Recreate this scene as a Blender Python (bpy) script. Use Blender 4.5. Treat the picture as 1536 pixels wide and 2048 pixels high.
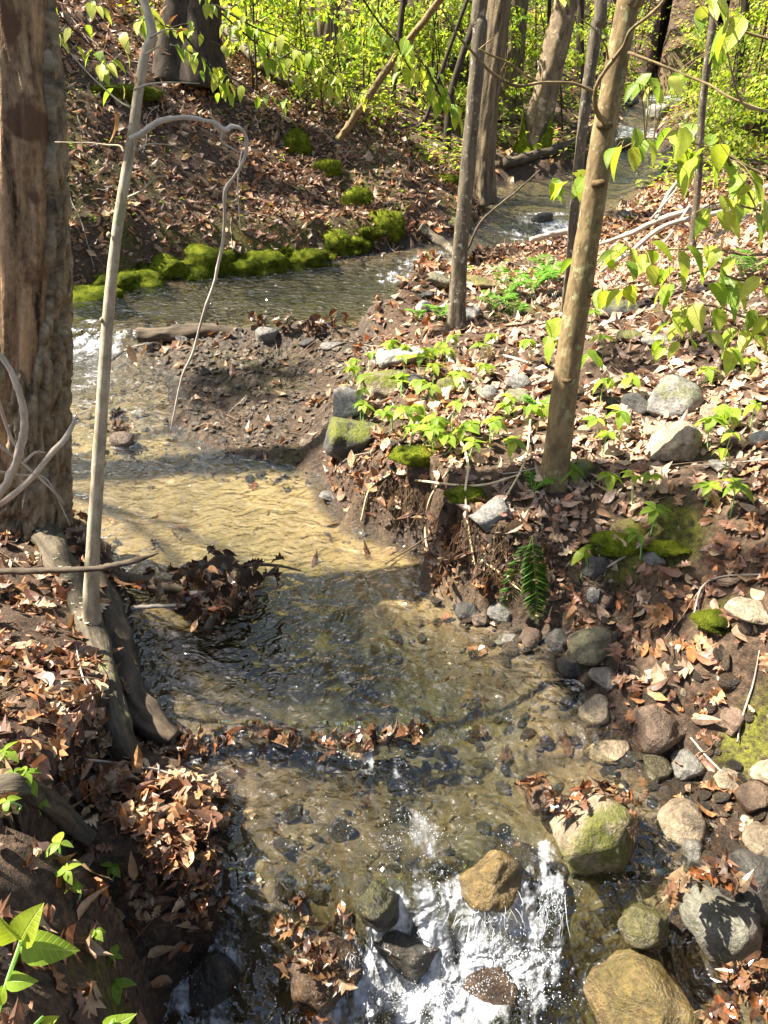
import bpy, bmesh, math, random
import numpy as np
from mathutils import Vector, Matrix

# ------------------------------------------------------------------ camera, sky, sun, exposure
scene = bpy.context.scene
for o in list(bpy.data.objects):
    bpy.data.objects.remove(o)
FPX, PITCH, CAMZ = 1600.0, math.radians(29.0), 2.0      # focal length in photo pixels, pitch below horizontal, height over the pool
cam_data = bpy.data.cameras.new("camera")
cam = bpy.data.objects.new("camera", cam_data)
scene.collection.objects.link(cam)
cam_data.sensor_fit = 'VERTICAL'
cam_data.sensor_height = 24.0
cam_data.lens = 24.0 * FPX / 2048.0
cam_data.clip_start, cam_data.clip_end = 0.05, 500.0
cam.location = (0, 0, CAMZ)
cam.rotation_euler = (math.radians(90) - PITCH, 0, 0)
scene.camera = cam

SUN = Vector((-0.60, 0.045, 0.80)).normalized()          # towards the sun
world = bpy.data.worlds.new("World")
scene.world = world
world.use_nodes = True
wn = world.node_tree
wn.nodes.clear()
sky = wn.nodes.new("ShaderNodeTexSky")
sky.sky_type = 'NISHITA'
sky.sun_disc = False
sky.dust_density = 2.0
sky.sun_elevation = math.asin(SUN.z)
sky.sun_rotation = math.atan2(SUN.x, SUN.y)
bgn = wn.nodes.new("ShaderNodeBackground")
bgn.inputs[1].default_value = 0.06
wo = wn.nodes.new("ShaderNodeOutputWorld")
wn.links.new(sky.outputs[0], bgn.inputs[0])
wn.links.new(bgn.outputs[0], wo.inputs[0])
sun_data = bpy.data.lights.new("sun", 'SUN')
sun_data.energy = 5.0
sun_data.angle = math.radians(0.53)
sun_data.color = (1.0, 0.94, 0.84)
sun = bpy.data.objects.new("sun", sun_data)
sun.rotation_euler = SUN.to_track_quat('Z', 'Y').to_euler()
sun.location = (0, 0, 30)
scene.collection.objects.link(sun)
scene.view_settings.view_transform = 'Standard'
scene.view_settings.look = 'None'
scene.view_settings.exposure = 2.05
scene.view_settings.gamma = 1.0
scene.view_settings.use_curve_mapping = False
scene.render.engine = 'CYCLES'
scene.cycles.max_bounces = 6
scene.cycles.diffuse_bounces = 3
scene.cycles.glossy_bounces = 3
scene.cycles.transmission_bounces = 4
scene.cycles.transparent_max_bounces = 12
scene.cycles.sample_clamp_indirect = 4.0
scene.cycles.use_denoising = True
scene.cycles.caustics_reflective = False
scene.cycles.caustics_refractive = False

# ------------------------------------------------------------------ helpers
C = scene.collection
RNG = np.random.default_rng(7)
rnd = random.Random(11)
CP, SP = math.cos(PITCH), math.sin(PITCH)

def ray(u, v):
    dx, dy = (u - 768) / FPX, (v - 1024) / FPX
    return dx, CP - dy * SP, -SP - dy * CP
def at_z(u, v, z):
    x, y, w = ray(u, v); t = (z - CAMZ) / w
    return Vector((x * t, y * t, z))
def at_y(u, v, yy):
    x, y, w = ray(u, v); t = yy / y
    return Vector((x * t, yy, CAMZ + w * t))
def at_d(u, v, d):
    x, y, w = ray(u, v)
    return Vector((x * d, y * d, CAMZ + w * d))
def depth_of(p):
    return p[1] * CP - (p[2] - CAMZ) * SP
def to_px(X, Y, Z):
    d = Y * CP - (Z - CAMZ) * SP
    d = np.maximum(d, 1e-3)
    return 768 + FPX * X / d, 1024 - FPX * (Y * SP + (Z - CAMZ) * CP) / d, d

def _hash(ix, iy, iz, seed):
    h = (ix.astype(np.int64) * 374761393 + iy.astype(np.int64) * 668265263 + iz.astype(np.int64) * 2147483647 + seed * 1274126177) & 0xFFFFFFFF
    h = ((h ^ (h >> 13)) * 1274126177) & 0xFFFFFFFF
    h = ((h ^ (h >> 16)) * 2246822519) & 0xFFFFFFFF
    return ((h ^ (h >> 15)) & 0xFFFFFF) / float(0xFFFFFF)
def vnoise(x, y, z=0.0, seed=0):
    x, y, z = np.broadcast_arrays(np.asarray(x, float), np.asarray(y, float), np.asarray(z, float))
    ix, iy, iz = np.floor(x), np.floor(y), np.floor(z)
    fx, fy, fz = x - ix, y - iy, z - iz
    fx, fy, fz = [t * t * (3 - 2 * t) for t in (fx, fy, fz)]
    r = 0
    for a in (0, 1):
        for b in (0, 1):
            for c in (0, 1):
                w = (fx if a else 1 - fx) * (fy if b else 1 - fy) * (fz if c else 1 - fz)
                r = r + w * _hash(ix + a, iy + b, iz + c, seed)
    return r * 2 - 1
def fbm(x, y, z=0.0, oct=4, seed=0):
    r, a = 0, 1.0
    for k in range(oct):
        s = 2.03 ** k
        r = r + a * vnoise(np.asarray(x) * s, np.asarray(y) * s, np.asarray(z) * s, seed + k * 17)
        a *= 0.5
    return r
def sstep(a, b, x):
    t = np.clip((x - a) / (b - a), 0, 1)
    return t * t * (3 - 2 * t)

def new_mesh(name, V, F, mat=None, col=None, smooth=True, attrs=None):
    """V (n,3), F: array (m,3) or (m,4) or list of such; col (n,3) point colour."""
    V = np.asarray(V, np.float32)
    Fs = F if isinstance(F, list) else [F]
    Fs = [np.asarray(f, np.int32) for f in Fs if len(f)]
    me = bpy.data.meshes.new(name)
    me.vertices.add(len(V)); me.vertices.foreach_set("co", V.ravel())
    loops = np.concatenate([f.ravel() for f in Fs])
    tot = np.concatenate([np.full(len(f), f.shape[1], np.int32) for f in Fs])
    st = np.concatenate([[0], np.cumsum(tot)[:-1]]).astype(np.int32)
    me.loops.add(len(loops)); me.loops.foreach_set("vertex_index", loops)
    me.polygons.add(len(tot)); me.polygons.foreach_set("loop_start", st)
    me.polygons.foreach_set("use_smooth", np.full(len(tot), smooth, bool))
    me.update(calc_edges=True)
    if col is not None:
        a = me.color_attributes.new("col", 'FLOAT_COLOR', 'POINT')
        c4 = np.ones((len(V), 4), np.float32); c4[:, :3] = col
        a.data.foreach_set("color", c4.ravel())
    for k, val in (attrs or {}).items():
        val = np.asarray(val, np.float32)
        if val.ndim == 1:
            a = me.attributes.new(k, 'FLOAT', 'POINT'); a.data.foreach_set("value", val)
        else:
            a = me.attributes.new(k, 'FLOAT_VECTOR', 'POINT'); a.data.foreach_set("vector", val.ravel())
    if mat is not None:
        me.materials.append(mat)
    return me
def link(name, me, parent=None, loc=None):
    o = bpy.data.objects.new(name, me)
    C.objects.link(o)
    if parent is not None:
        o.parent = parent
        if True:
            o.matrix_parent_inverse = Matrix.Translation(-parent.location) if loc is None else Matrix.Identity(4)
    if loc is not None:
        o.location = loc
    return o
def tag(o, label, cat, group=None, kind=None):
    if label: o["label"] = label
    if cat: o["category"] = cat
    if group: o["group"] = group
    if kind: o["kind"] = kind
    return o
def thing(name, label, cat, loc, group=None):
    o = bpy.data.objects.new(name, None)
    o.empty_display_size = 0.05
    C.objects.link(o); o.location = loc
    return tag(o, label, cat, group)

class MB:
    """collects vertices, faces, colours and one float-vector attribute into one mesh"""
    def __init__(s): s.V, s.T, s.Q, s.K, s.B, s.n = [], [], [], [], [], 0
    def add(s, V, T=None, Q=None, col=(.5, .5, .5), bk=None):
        V = np.asarray(V, float)
        s.V.append(V)
        if T is not None and len(T): s.T.append(np.asarray(T) + s.n)
        if Q is not None and len(Q): s.Q.append(np.asarray(Q) + s.n)
        c = np.asarray(col, float)
        s.K.append(np.tile(c, (len(V), 1)) if c.ndim == 1 else c)
        s.B.append(np.asarray(bk, float) if bk is not None else V)
        s.n += len(V)
    def mesh(s, name, mat, smooth=True):
        F = []
        if s.T: F.append(np.concatenate(s.T))
        if s.Q: F.append(np.concatenate(s.Q))
        return new_mesh(name, np.concatenate(s.V), F, mat, np.concatenate(s.K), smooth, {"bk": np.concatenate(s.B)})

def spline(pts, n):
    """Catmull-Rom through pts (list of tuples) -> n samples"""
    P = np.array([tuple(p) for p in pts], float)
    if len(P) == 2:
        t = np.linspace(0, 1, n)[:, None]
        return P[0] * (1 - t) + P[1] * t
    P = np.vstack([2 * P[0] - P[1], P, 2 * P[-1] - P[-2]])
    m = len(P) - 3
    out = []
    for s in np.linspace(0, m - 1e-6, n):
        i = int(s); t = s - i
        a, b, c, d = P[i], P[i + 1], P[i + 2], P[i + 3]
        out.append(.5 * ((2 * b) + (-a + c) * t + (2 * a - 5 * b + 4 * c - d) * t * t + (-a + 3 * b - 3 * c + d) * t ** 3))
    return np.array(out)
def tube(mb, pts, radii, sides=10, n=None, rough=0.0, rfreq=8.0, ridge=0, col=(.3, .3, .3), seed=0, cap=True, flare=0.0, colf=None, bend=0.0):
    n = n or max(3, len(pts) * 4)
    P = spline(pts, n)
    R = np.interp(np.linspace(0, 1, n), np.linspace(0, 1, len(radii)), radii)
    if bend:
        P = P + bend * np.stack([vnoise(np.arange(n) * .35, seed, 0, seed + k) for k in range(3)], 1)
    T = np.gradient(P, axis=0); T /= np.linalg.norm(T, axis=1)[:, None] + 1e-12
    ref = np.array([0, 1.0, 0]) if abs(T[0, 1]) < .9 else np.array([1.0, 0, 0])
    N = np.zeros_like(P)
    a = np.cross(T[0], ref); a /= np.linalg.norm(a)
    for i in range(n):
        a = a - T[i] * np.dot(a, T[i]); a /= np.linalg.norm(a) + 1e-12
        N[i] = a
    Bv = np.cross(T, N)
    th = np.linspace(0, 2 * math.pi, sides, endpoint=False)
    L = np.concatenate([[0], np.cumsum(np.linalg.norm(np.diff(P, axis=0), axis=1))])
    ct, st = np.cos(th), np.sin(th)
    Rg = R[:, None] * np.ones(sides)[None]
    cx, cy, cz = R[:, None] * ct, R[:, None] * st, L[:, None] + 0 * ct
    if flare:
        f = np.exp(-L / (6 * R[0] + 1e-6))[:, None]
        Rg = Rg * (1 + flare * f * (0.65 + 0.5 * np.sin(th * 5 + seed)[None]))
    if rough:
        k = rfreq / max(R.max(), 1e-6) * .12
        Rg = Rg * (1 + rough * fbm(cx * k * 3, cy * k * 3, cz * k * .8, 3, seed))
    if ridge:
        Rg = Rg * (1 + ridge * np.abs(vnoise(np.cos(th)[None] * 5 + .4 * vnoise(cz * 6, 0, 0, seed), np.sin(th)[None] * 5, cz * 3.0, seed + 5)))
    V = P[:, None] + Rg[..., None] * (ct[None, :, None] * N[:, None] + st[None, :, None] * Bv[:, None])
    V = V.reshape(-1, 3)
    i, j = np.meshgrid(np.arange(n - 1), np.arange(sides), indexing='ij')
    j2 = (j + 1) % sides
    Q = np.stack([i * sides + j, i * sides + j2, (i + 1) * sides + j2, (i + 1) * sides + j], -1).reshape(-1, 4)
    bk = np.stack([cx, cy, cz], -1).reshape(-1, 3) + seed * 3.7
    Tt = []
    if cap:
        V = np.vstack([V, P[0], P[-1]]); bk = np.vstack([bk, bk[0], bk[-1]])
        b0, b1 = n * sides, n * sides + 1
        for q in range(sides):
            Tt.append((b0, (q + 1) % sides, q)); Tt.append((b1, (n - 1) * sides + q, (n - 1) * sides + (q + 1) % sides))
    cc = col
    if colf is not None:
        cc = colf(V, bk)
    mb.add(V, Tt, Q, cc, bk)
    return P

# ------------------------------------------------------------------ materials
def mat(name):
    m = bpy.data.materials.new(name); m.use_nodes = True
    nt = m.node_tree; nt.nodes.clear()
    out = nt.nodes.new("ShaderNodeOutputMaterial")
    return m, nt, out
def nd(nt, t, **kw):
    n = nt.nodes.new(t)
    for k, v in kw.items():
        if hasattr(n, k): setattr(n, k, v)
    return n
def setin(nt, node, key, val):
    if hasattr(val, "is_linked") or hasattr(val, "links"):
        nt.links.new(val, node.inputs[key])
    else:
        node.inputs[key].default_value = val
def attr(nt, name, vec=False):
    n = nd(nt, "ShaderNodeAttribute"); n.attribute_name = name
    return n.outputs["Color"] if vec == "c" else n.outputs["Vector"] if vec else n.outputs["Fac"]
def coords(nt, scale, kind="bk"):
    mp = nd(nt, "ShaderNodeMapping"); mp.inputs["Scale"].default_value = scale if hasattr(scale, "__len__") else (scale,) * 3
    if kind == "bk": src = attr(nt, "bk", True)
    elif kind == "geo": src = nd(nt, "ShaderNodeNewGeometry").outputs["Position"]
    else: src = nd(nt, "ShaderNodeTexCoord").outputs["Object"]
    nt.links.new(src, mp.inputs["Vector"])
    return mp.outputs[0]
def noise(nt, vec, scale, detail=4, rough=.6, dist=0.0):
    n = nd(nt, "ShaderNodeTexNoise"); n.inputs["Scale"].default_value = scale
    n.inputs["Detail"].default_value = detail; n.inputs["Roughness"].default_value = rough; n.inputs["Distortion"].default_value = dist
    nt.links.new(vec, n.inputs["Vector"])
    return n.outputs["Fac"]
def ramp(nt, fac, stops):
    n = nd(nt, "ShaderNodeValToRGB")
    while len(n.color_ramp.elements) < len(stops): n.color_ramp.elements.new(.5)
    for e, (p, c) in zip(n.color_ramp.elements, stops):
        e.position = p; e.color = (*c, 1) if hasattr(c, "__len__") else (c, c, c, 1)
    nt.links.new(fac, n.inputs[0])
    return n.outputs["Color"]
def mixc(nt, fac, a, b, mode='MIX'):
    n = nd(nt, "ShaderNodeMix"); n.data_type = 'RGBA'; n.blend_type = mode
    setin(nt, n, 0, fac)
    for k, val in ((6, a), (7, b)):
        if hasattr(val, "links"): nt.links.new(val, n.inputs[k])
        else: n.inputs[k].default_value = (*val, 1)
    return n.outputs[2]
def mth(nt, op, a, b=None):
    n = nd(nt, "ShaderNodeMath"); n.operation = op
    setin(nt, n, 0, a)
    if b is not None: setin(nt, n, 1, b)
    return n.outputs[0]
def mrange(nt, val, a, b, c=0., d=1.):
    n = nd(nt, "ShaderNodeMapRange"); n.clamp = True
    nt.links.new(val, n.inputs[0])
    for k, q in zip((1, 2, 3, 4), (a, b, c, d)): n.inputs[k].default_value = q
    return n.outputs[0]
def bump(nt, h, strength=.5, dist=.01):
    n = nd(nt, "ShaderNodeBump"); n.inputs["Strength"].default_value = strength; n.inputs["Distance"].default_value = dist
    nt.links.new(h, n.inputs["Height"])
    return n.outputs[0]
def principled(nt, out, col, rough=.8, normal=None, spec=.4, **kw):
    p = nd(nt, "ShaderNodeBsdfPrincipled")
    setin(nt, p, "Base Color", col if hasattr(col, "links") else (*col, 1))
    setin(nt, p, "Roughness", rough)
    setin(nt, p, "Specular IOR Level", spec)
    if normal is not None: nt.links.new(normal, p.inputs["Normal"])
    for k, v in kw.items(): setin(nt, p, k, v)
    if out is not None: nt.links.new(p.outputs[0], out.inputs[0])
    return p

M = {}
def bark(name, dark, light, zs, scale, bstr=.7, bdist=.01, patch=None, patch_amt=.55, rough=.85, patch_scale=14, moss=None):
    m, nt, out = mat(name)
    v = coords(nt, (1, 1, zs))
    n1 = noise(nt, v, scale, 6, .65, .4)
    n2 = noise(nt, coords(nt, (1, 1, .6)), scale * 3, 3, .6)
    f = mth(nt, 'ADD', mth(nt, 'MULTIPLY', n1, .75), mth(nt, 'MULTIPLY', n2, .25))
    c = ramp(nt, f, [(.36, dark), (.5, [(a + b) / 2 for a, b in zip(dark, light)]), (.64, light)])
    if patch is not None:
        pn = noise(nt, coords(nt, (1, 1, .8)), patch_scale, 4, .6)
        c = mixc(nt, mrange(nt, pn, patch_amt, patch_amt + .07), c, patch)
    if moss is not None:
        mm = attr(nt, "moss")
        c = mixc(nt, mm, c, moss)
    principled(nt, out, mixc(nt, 1.0, c, attr(nt, "col", "c"), 'MULTIPLY'), rough, bump(nt, f, bstr, bdist), .25)
    M[name] = m
bark("bark_pale", (.24, .19, .12), (.50, .42, .29), .35, 30, .8, .006, (.27, .27, .15), .57)
bark("bark_brown", (.10, .07, .032), (.30, .21, .10), .35, 26, .8, .008, (.30, .28, .14), .58, patch_scale=26)
bark("bark_lichen", (.05, .042, .032), (.17, .135, .085), .3, 22, .9, .010, (.36, .33, .25), .59, patch_scale=30)
bark("bark_ridged", (.045, .034, .022), (.24, .18, .10), .10, 30, 1.0, .02)
bark("bark_flaky", (.07, .048, .028), (.30, .22, .13), .4, 14, .8, .012, (.42, .34, .23), .58, patch_scale=9)
bark("bark_dark", (.018, .013, .009), (.085, .062, .04), .25, 24, .8, .01)
bark("bark_snag", (.06, .042, .024), (.36, .28, .17), .30, 30, 1.0, .03, (.30, .29, .17), .60, patch_scale=16)
bark("wood_grey", (.26, .215, .16), (.55, .47, .37), .15, 40, .5, .004)
bark("wood_dark", (.035, .026, .018), (.13, .095, .06), .15, 30, .6, .006)
bark("wood_bare", (.035, .018, .009), (.46, .30, .16), .12, 26, 1.0, .02, (.12, .065, .035), .53, patch_scale=6)
bark("wood_log", (.03, .025, .017), (.16, .125, .08), .10, 26, 1.0, .014, (.15, .14, .06), .60, patch_scale=12)

def leaf_mat(name, trans, rough=.6, spec=.3, veins=0.0, tcol=(1, 1, 1), var=.25):
    m, nt, out = mat(name)
    base = attr(nt, "col", "c")
    n = noise(nt, coords(nt, 1, "geo"), 60, 3, .6)
    base = mixc(nt, 1.0, base, ramp(nt, n, [(.3, 1 - var), (.7, 1 + var * .3)]), 'MULTIPLY')
    p = principled(nt, None, base, rough, None, spec)
    t = nd(nt, "ShaderNodeBsdfTranslucent")
    nt.links.new(mixc(nt, 1.0, base, tcol, 'MULTIPLY'), t.inputs[0])
    mx = nd(nt, "ShaderNodeMixShader"); mx.inputs[0].default_value = trans
    nt.links.new(p.outputs[0], mx.inputs[1]); nt.links.new(t.outputs[0], mx.inputs[2])
    nt.links.new(mx.outputs[0], out.inputs[0])
    M[name] = m
leaf_mat("leaf_green", .6, .5, .35, tcol=(1.0, 1.0, .55), var=.12)
def vein_leaf(name):
    m, nt, out = mat(name)
    tc = nd(nt, "ShaderNodeTexCoord"); sx = nd(nt, "ShaderNodeSeparateXYZ"); nt.links.new(tc.outputs["Object"], sx.inputs[0])
    ay = mth(nt, 'ABSOLUTE', sx.outputs[1])
    w = mth(nt, 'SINE', mth(nt, 'MULTIPLY', mth(nt, 'SUBTRACT', sx.outputs[0], mth(nt, 'MULTIPLY', ay, .75)), 52.0))
    vein = mth(nt, 'MAXIMUM', mrange(nt, w, .82, 1.0), mrange(nt, ay, .018, .006))
    base = attr(nt, "col", "c")
    n = noise(nt, coords(nt, 1, "geo"), 35, 4, .6)
    base = mixc(nt, 1.0, base, ramp(nt, n, [(.3, .72), (.7, 1.12)]), 'MULTIPLY')
    base = mixc(nt, mth(nt, 'MULTIPLY', vein, .45), base, (.55, .62, .22))
    spot = mrange(nt, noise(nt, coords(nt, 1, "geo"), 55, 2, .5), .70, .74, 0, .7)
    base = mixc(nt, spot, base, (.20, .13, .03))
    p = principled(nt, None, base, .42, bump(nt, mth(nt, 'SUBTRACT', n, mth(nt, 'MULTIPLY', vein, .6)), .5, .003), .4)
    t = nd(nt, "ShaderNodeBsdfTranslucent"); nt.links.new(mixc(nt, 1.0, base, (1.0, 1.0, .5), 'MULTIPLY'), t.inputs[0])
    mx = nd(nt, "ShaderNodeMixShader"); mx.inputs[0].default_value = .58
    nt.links.new(p.outputs[0], mx.inputs[1]); nt.links.new(t.outputs[0], mx.inputs[2]); nt.links.new(mx.outputs[0], out.inputs[0])
    M[name] = m
vein_leaf("leaf_big")
leaf_mat("leaf_dead", .16, .48, .5, tcol=(1.0, .75, .5), var=.45)
leaf_mat("leaf_wet", .06, .22, .6, tcol=(1.0, .7, .5), var=.5)
leaf_mat("leaf_fern", .45, .5, .3, tcol=(.9, 1.0, .5), var=.15)

# moss
m, nt, out = mat("moss")
n1 = noise(nt, coords(nt, 1, "geo"), 14, 3, .6); n2 = noise(nt, coords(nt, 1, "geo"), 140, 3, .7)
c = ramp(nt, n1, [(.3, (.07, .10, .008)), (.5, (.20, .24, .016)), (.72, (.36, .38, .03))])
c = mixc(nt, 1.0, c, ramp(nt, n2, [(.3, .45), (.7, 1.15)]), 'MULTIPLY')
c = mixc(nt, 1.0, c, attr(nt, "col", "c"), 'MULTIPLY')
principled(nt, out, c, .95, bump(nt, n2, 1.0, .02), .1)
M["moss"] = m

# rock
m, nt, out = mat("rock")
v = coords(nt, 1, "obj")
n1 = noise(nt, v, 9, 6, .65, .3); n2 = noise(nt, v, 70, 5, .7); n3 = noise(nt, coords(nt, (1, 1, 6), "obj"), 12, 4, .6, .5)
c = mixc(nt, 1.0, attr(nt, "col", "c"), ramp(nt, n1, [(.32, .42), (.5, .9), (.68, 1.45)]), 'MULTIPLY')
c = mixc(nt, mrange(nt, noise(nt, v, 30, 4, .7), .56, .66, 0, .55), c, (.16, .11, .06))
c = mixc(nt, 1.0, c, ramp(nt, n2, [(.3, .5), (.6, 1.12)]), 'MULTIPLY')
c = mixc(nt, 1.0, c, ramp(nt, n3, [(.35, .75), (.6, 1.05)]), 'MULTIPLY')
mossf = mth(nt, 'MULTIPLY', attr(nt, "moss"), mrange(nt, noise(nt, v, 16, 4, .7), .38, .5))
mcol = ramp(nt, n2, [(.3, (.045, .06, .008)), (.7, (.19, .19, .02))])
c = mixc(nt, mossf, c, mcol)
wet = attr(nt, "wet")
c = mixc(nt, wet, c, mixc(nt, 1.0, c, (.55, .5, .42), 'MULTIPLY'))
hh = mth(nt, 'ADD', n1, mth(nt, 'MULTIPLY', n2, .35))
rg = mrange(nt, wet, 0, 1, .85, .16)
principled(nt, out, c, mth(nt, 'MAXIMUM', rg, mth(nt, 'MULTIPLY', mossf, .9)), bump(nt, hh, 1.0, .035), .5)
M["rock"] = m

# ground: soil / sand / moss by attribute, wet near the waterline
m, nt, out = mat("ground")
v = coords(nt, 1, "geo")
na = noise(nt, v, 5, 5, .65); nb = noise(nt, v, 45, 5, .7); nc = noise(nt, v, 160, 3, .7)
soil = ramp(nt, nb, [(.3, (.022, .014, .009)), (.5, (.075, .047, .028)), (.72, (.17, .105, .06))])
sand = mixc(nt, 1.0, ramp(nt, nb, [(.25, (.25, .165, .07)), (.5, (.36, .25, .115)), (.78, (.48, .35, .18))]), ramp(nt, nc, [(.3, .8), (.6, 1.05)]), 'MULTIPLY')
sand = mixc(nt, 1.0, sand, ramp(nt, na, [(.3, .72), (.7, 1.1)]), 'MULTIPLY')
vor = nd(nt, "ShaderNodeTexVoronoi"); vor.inputs["Scale"].default_value = 26
nt.links.new(v, vor.inputs["Vector"])
grav = mixc(nt, 1.0, ramp(nt, vor.outputs["Color"], [(0, (.06, .05, .035)), (.5, (.14, .105, .07)), (1, (.26, .20, .13))]),
            ramp(nt, vor.outputs["Distance"], [(.0, 1.2), (.55, .9), (.8, .35)]), 'MULTIPLY')
mossc = mixc(nt, 1.0, ramp(nt, nb, [(.3, (.045, .055, .008)), (.7, (.20, .19, .02))]), ramp(nt, nc, [(.3, .5), (.7, 1.1)]), 'MULTIPLY')
c = mixc(nt, attr(nt, "sand"), soil, sand)
c = mixc(nt, mth(nt, 'MULTIPLY', attr(nt, "grav"), mrange(nt, na, .38, .56)), c, grav)
c = mixc(nt, mth(nt, 'MULTIPLY', attr(nt, "moss"), mth(nt, 'MULTIPLY', mrange(nt, na, .36, .5), mrange(nt, nb, .36, .52, .25, 1.0))), c, mossc)
wet = attr(nt, "wet")
c = mixc(nt, wet, c, mixc(nt, 1.0, c, (.5, .44, .38), 'MULTIPLY'))
hh = mth(nt, 'ADD', mth(nt, 'ADD', nb, mth(nt, 'MULTIPLY', nc, .3)), mth(nt, 'MULTIPLY', mth(nt, 'MULTIPLY', vor.outputs["Distance"], -1.0), attr(nt, "grav")))
hh = mth(nt, 'MULTIPLY', hh, mrange(nt, attr(nt, "bed"), 0, 1, 1.0, .22))
principled(nt, out, c, mrange(nt, wet, 0, 1, .95, .35), bump(nt, hh, .8, .02), .35)
M["ground"] = m

# water: fresnel mirror over clear brown-tinted water, foam where the attribute says it breaks
m, nt, out = mat("water")
vf = coords(nt, (1.0, 1.15, 1), "geo")
w1 = noise(nt, vf, 8, 1, .45, 1.1); w2 = noise(nt, vf, 24, 1, .5, .9); w3 = noise(nt, vf, 60, 0, .5, .4)
hh = mth(nt, 'ADD', mth(nt, 'ADD', mth(nt, 'MULTIPLY', w1, 1.5), mth(nt, 'MULTIPLY', w2, .42)), mth(nt, 'MULTIPLY', w3, .07))
hh = mth(nt, 'MULTIPLY', hh, mth(nt, 'ADD', attr(nt, "rip"), .35))
nrm = bump(nt, hh, 1.0, .05)
lw = nd(nt, "ShaderNodeLayerWeight"); lw.inputs["Blend"].default_value = .5
nt.links.new(bump(nt, hh, 1.0, .05), lw.inputs["Normal"])
fres = mth(nt, 'ADD', mth(nt, 'MULTIPLY', mth(nt, 'POWER', lw.outputs["Facing"], 2.6), .85), .10)      # Schlick, the same from above and below
tr = nd(nt, "ShaderNodeBsdfTransparent")
nt.links.new(mixc(nt, mrange(nt, attr(nt, "deep"), .02, .32), (.95, .96, .88), (.36, .45, .29)), tr.inputs[0])
gl = nd(nt, "ShaderNodeBsdfGlossy"); gl.inputs["Roughness"].default_value = .015
nt.links.new(nrm, gl.inputs["Normal"])
rf = nd(nt, "ShaderNodeBsdfRefraction"); rf.inputs["IOR"].default_value = 1.33; rf.inputs["Roughness"].default_value = 0.0; rf.inputs[0].default_value = (.95, .96, .88, 1)
nt.links.new(nrm, rf.inputs["Normal"])
mr = nd(nt, "ShaderNodeMixShader"); mr.inputs[0].default_value = .08
nt.links.new(tr.outputs[0], mr.inputs[1]); nt.links.new(rf.outputs[0], mr.inputs[2])
mx = nd(nt, "ShaderNodeMixShader")
nt.links.new(fres, mx.inputs[0]); nt.links.new(mr.outputs[0], mx.inputs[1]); nt.links.new(gl.outputs[0], mx.inputs[2])
fv = coords(nt, (1.0, .16, .16), "geo")
fn = mth(nt, 'ADD', mth(nt, 'MULTIPLY', noise(nt, fv, 34, 5, .65, .5), .7), mth(nt, 'MULTIPLY', noise(nt, coords(nt, 1, "geo"), 60, 4, .75), .3))
fn = mth(nt, 'ADD', fn, mth(nt, 'MULTIPLY', mth(nt, 'SUBTRACT', noise(nt, coords(nt, (1, .6, .6), "geo"), 11, 3, .6, .6), .5), .95))
fm = mrange(nt, mth(nt, 'ADD', fn, mth(nt, 'MULTIPLY', attr(nt, "foam"), .50)), .62, 1.0)
fm = mth(nt, 'MULTIPLY', fm, mrange(nt, attr(nt, "foam"), .04, .30))
fp = principled(nt, None, (.86, .89, .92), .25, nrm, .5)
ft = nd(nt, "ShaderNodeBsdfTranslucent"); ft.inputs[0].default_value = (.8, .85, .9, 1)
fmx = nd(nt, "ShaderNodeMixShader"); fmx.inputs[0].default_value = .35
nt.links.new(fp.outputs[0], fmx.inputs[1]); nt.links.new(ft.outputs[0], fmx.inputs[2])
mx2 = nd(nt, "ShaderNodeMixShader")
nt.links.new(fm, mx2.inputs[0]); nt.links.new(mx.outputs[0], mx2.inputs[1]); nt.links.new(fmx.outputs[0], mx2.inputs[2])
nt.links.new(mx2.outputs[0], out.inputs[0])
M["water"] = m
m, nt, out = mat("spray")
p = principled(nt, None, (.92, .94, .96), .12, None, .8)
t1 = nd(nt, "ShaderNodeBsdfTranslucent"); t1.inputs[0].default_value = (.9, .93, .96, 1)
t2 = nd(nt, "ShaderNodeBsdfTransparent")
m1 = nd(nt, "ShaderNodeMixShader"); m1.inputs[0].default_value = .35
m2 = nd(nt, "ShaderNodeMixShader"); m2.inputs[0].default_value = .35
nt.links.new(p.outputs[0], m1.inputs[1]); nt.links.new(t1.outputs[0], m1.inputs[2])
nt.links.new(m1.outputs[0], m2.inputs[1]); nt.links.new(t2.outputs[0], m2.inputs[2]); nt.links.new(m2.outputs[0], out.inputs[0])
M["spray"] = m
m, nt, out = mat("fungus")
principled(nt, out, mixc(nt, 1.0, (.62, .60, .45), attr(nt, "col", "c"), 'MULTIPLY'), .9)
M["fungus"] = m

# ------------------------------------------------------------------ terrain and stream
def yv(v, z): return at_z(768, v, z).y
# water level along the valley (the stream always runs towards the camera): photo row, level
LEV = [(2500, -.36), (2048, -.33), (1960, -.30), (1880, -.25), (1830, -.12), (1770, -.07), (1640, -.055), (1500, -.045), (1480, -.04), (1462, 0.0), (1150, .012), (950, .03),
       (880, .05), (800, .09), (720, .12), (690, .135), (660, .25), (600, .27), (545, .29), (520, .33), (480, .40), (455, .44), (440, .48), (400, .50), (365, .53), (300, .74), (250, .98), (200, 1.32), (150, 1.75)]
LEVY = np.array([yv(v, z) for v, z in LEV]); LEVZ = np.array([z for v, z in LEV])
LEVY = np.append(LEVY, 70.0); LEVZ = np.append(LEVZ, 5.0)
_yy = np.linspace(-3, 70, 14600); _zz = np.interp(_yy, LEVY, LEVZ); _kk = np.hanning(35); _kk /= _kk.sum(); _zp = np.convolve(np.pad(_zz, 17, 'edge'), _kk, 'valid')
def wlev(y): return np.interp(y, _yy, _zp)
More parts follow.
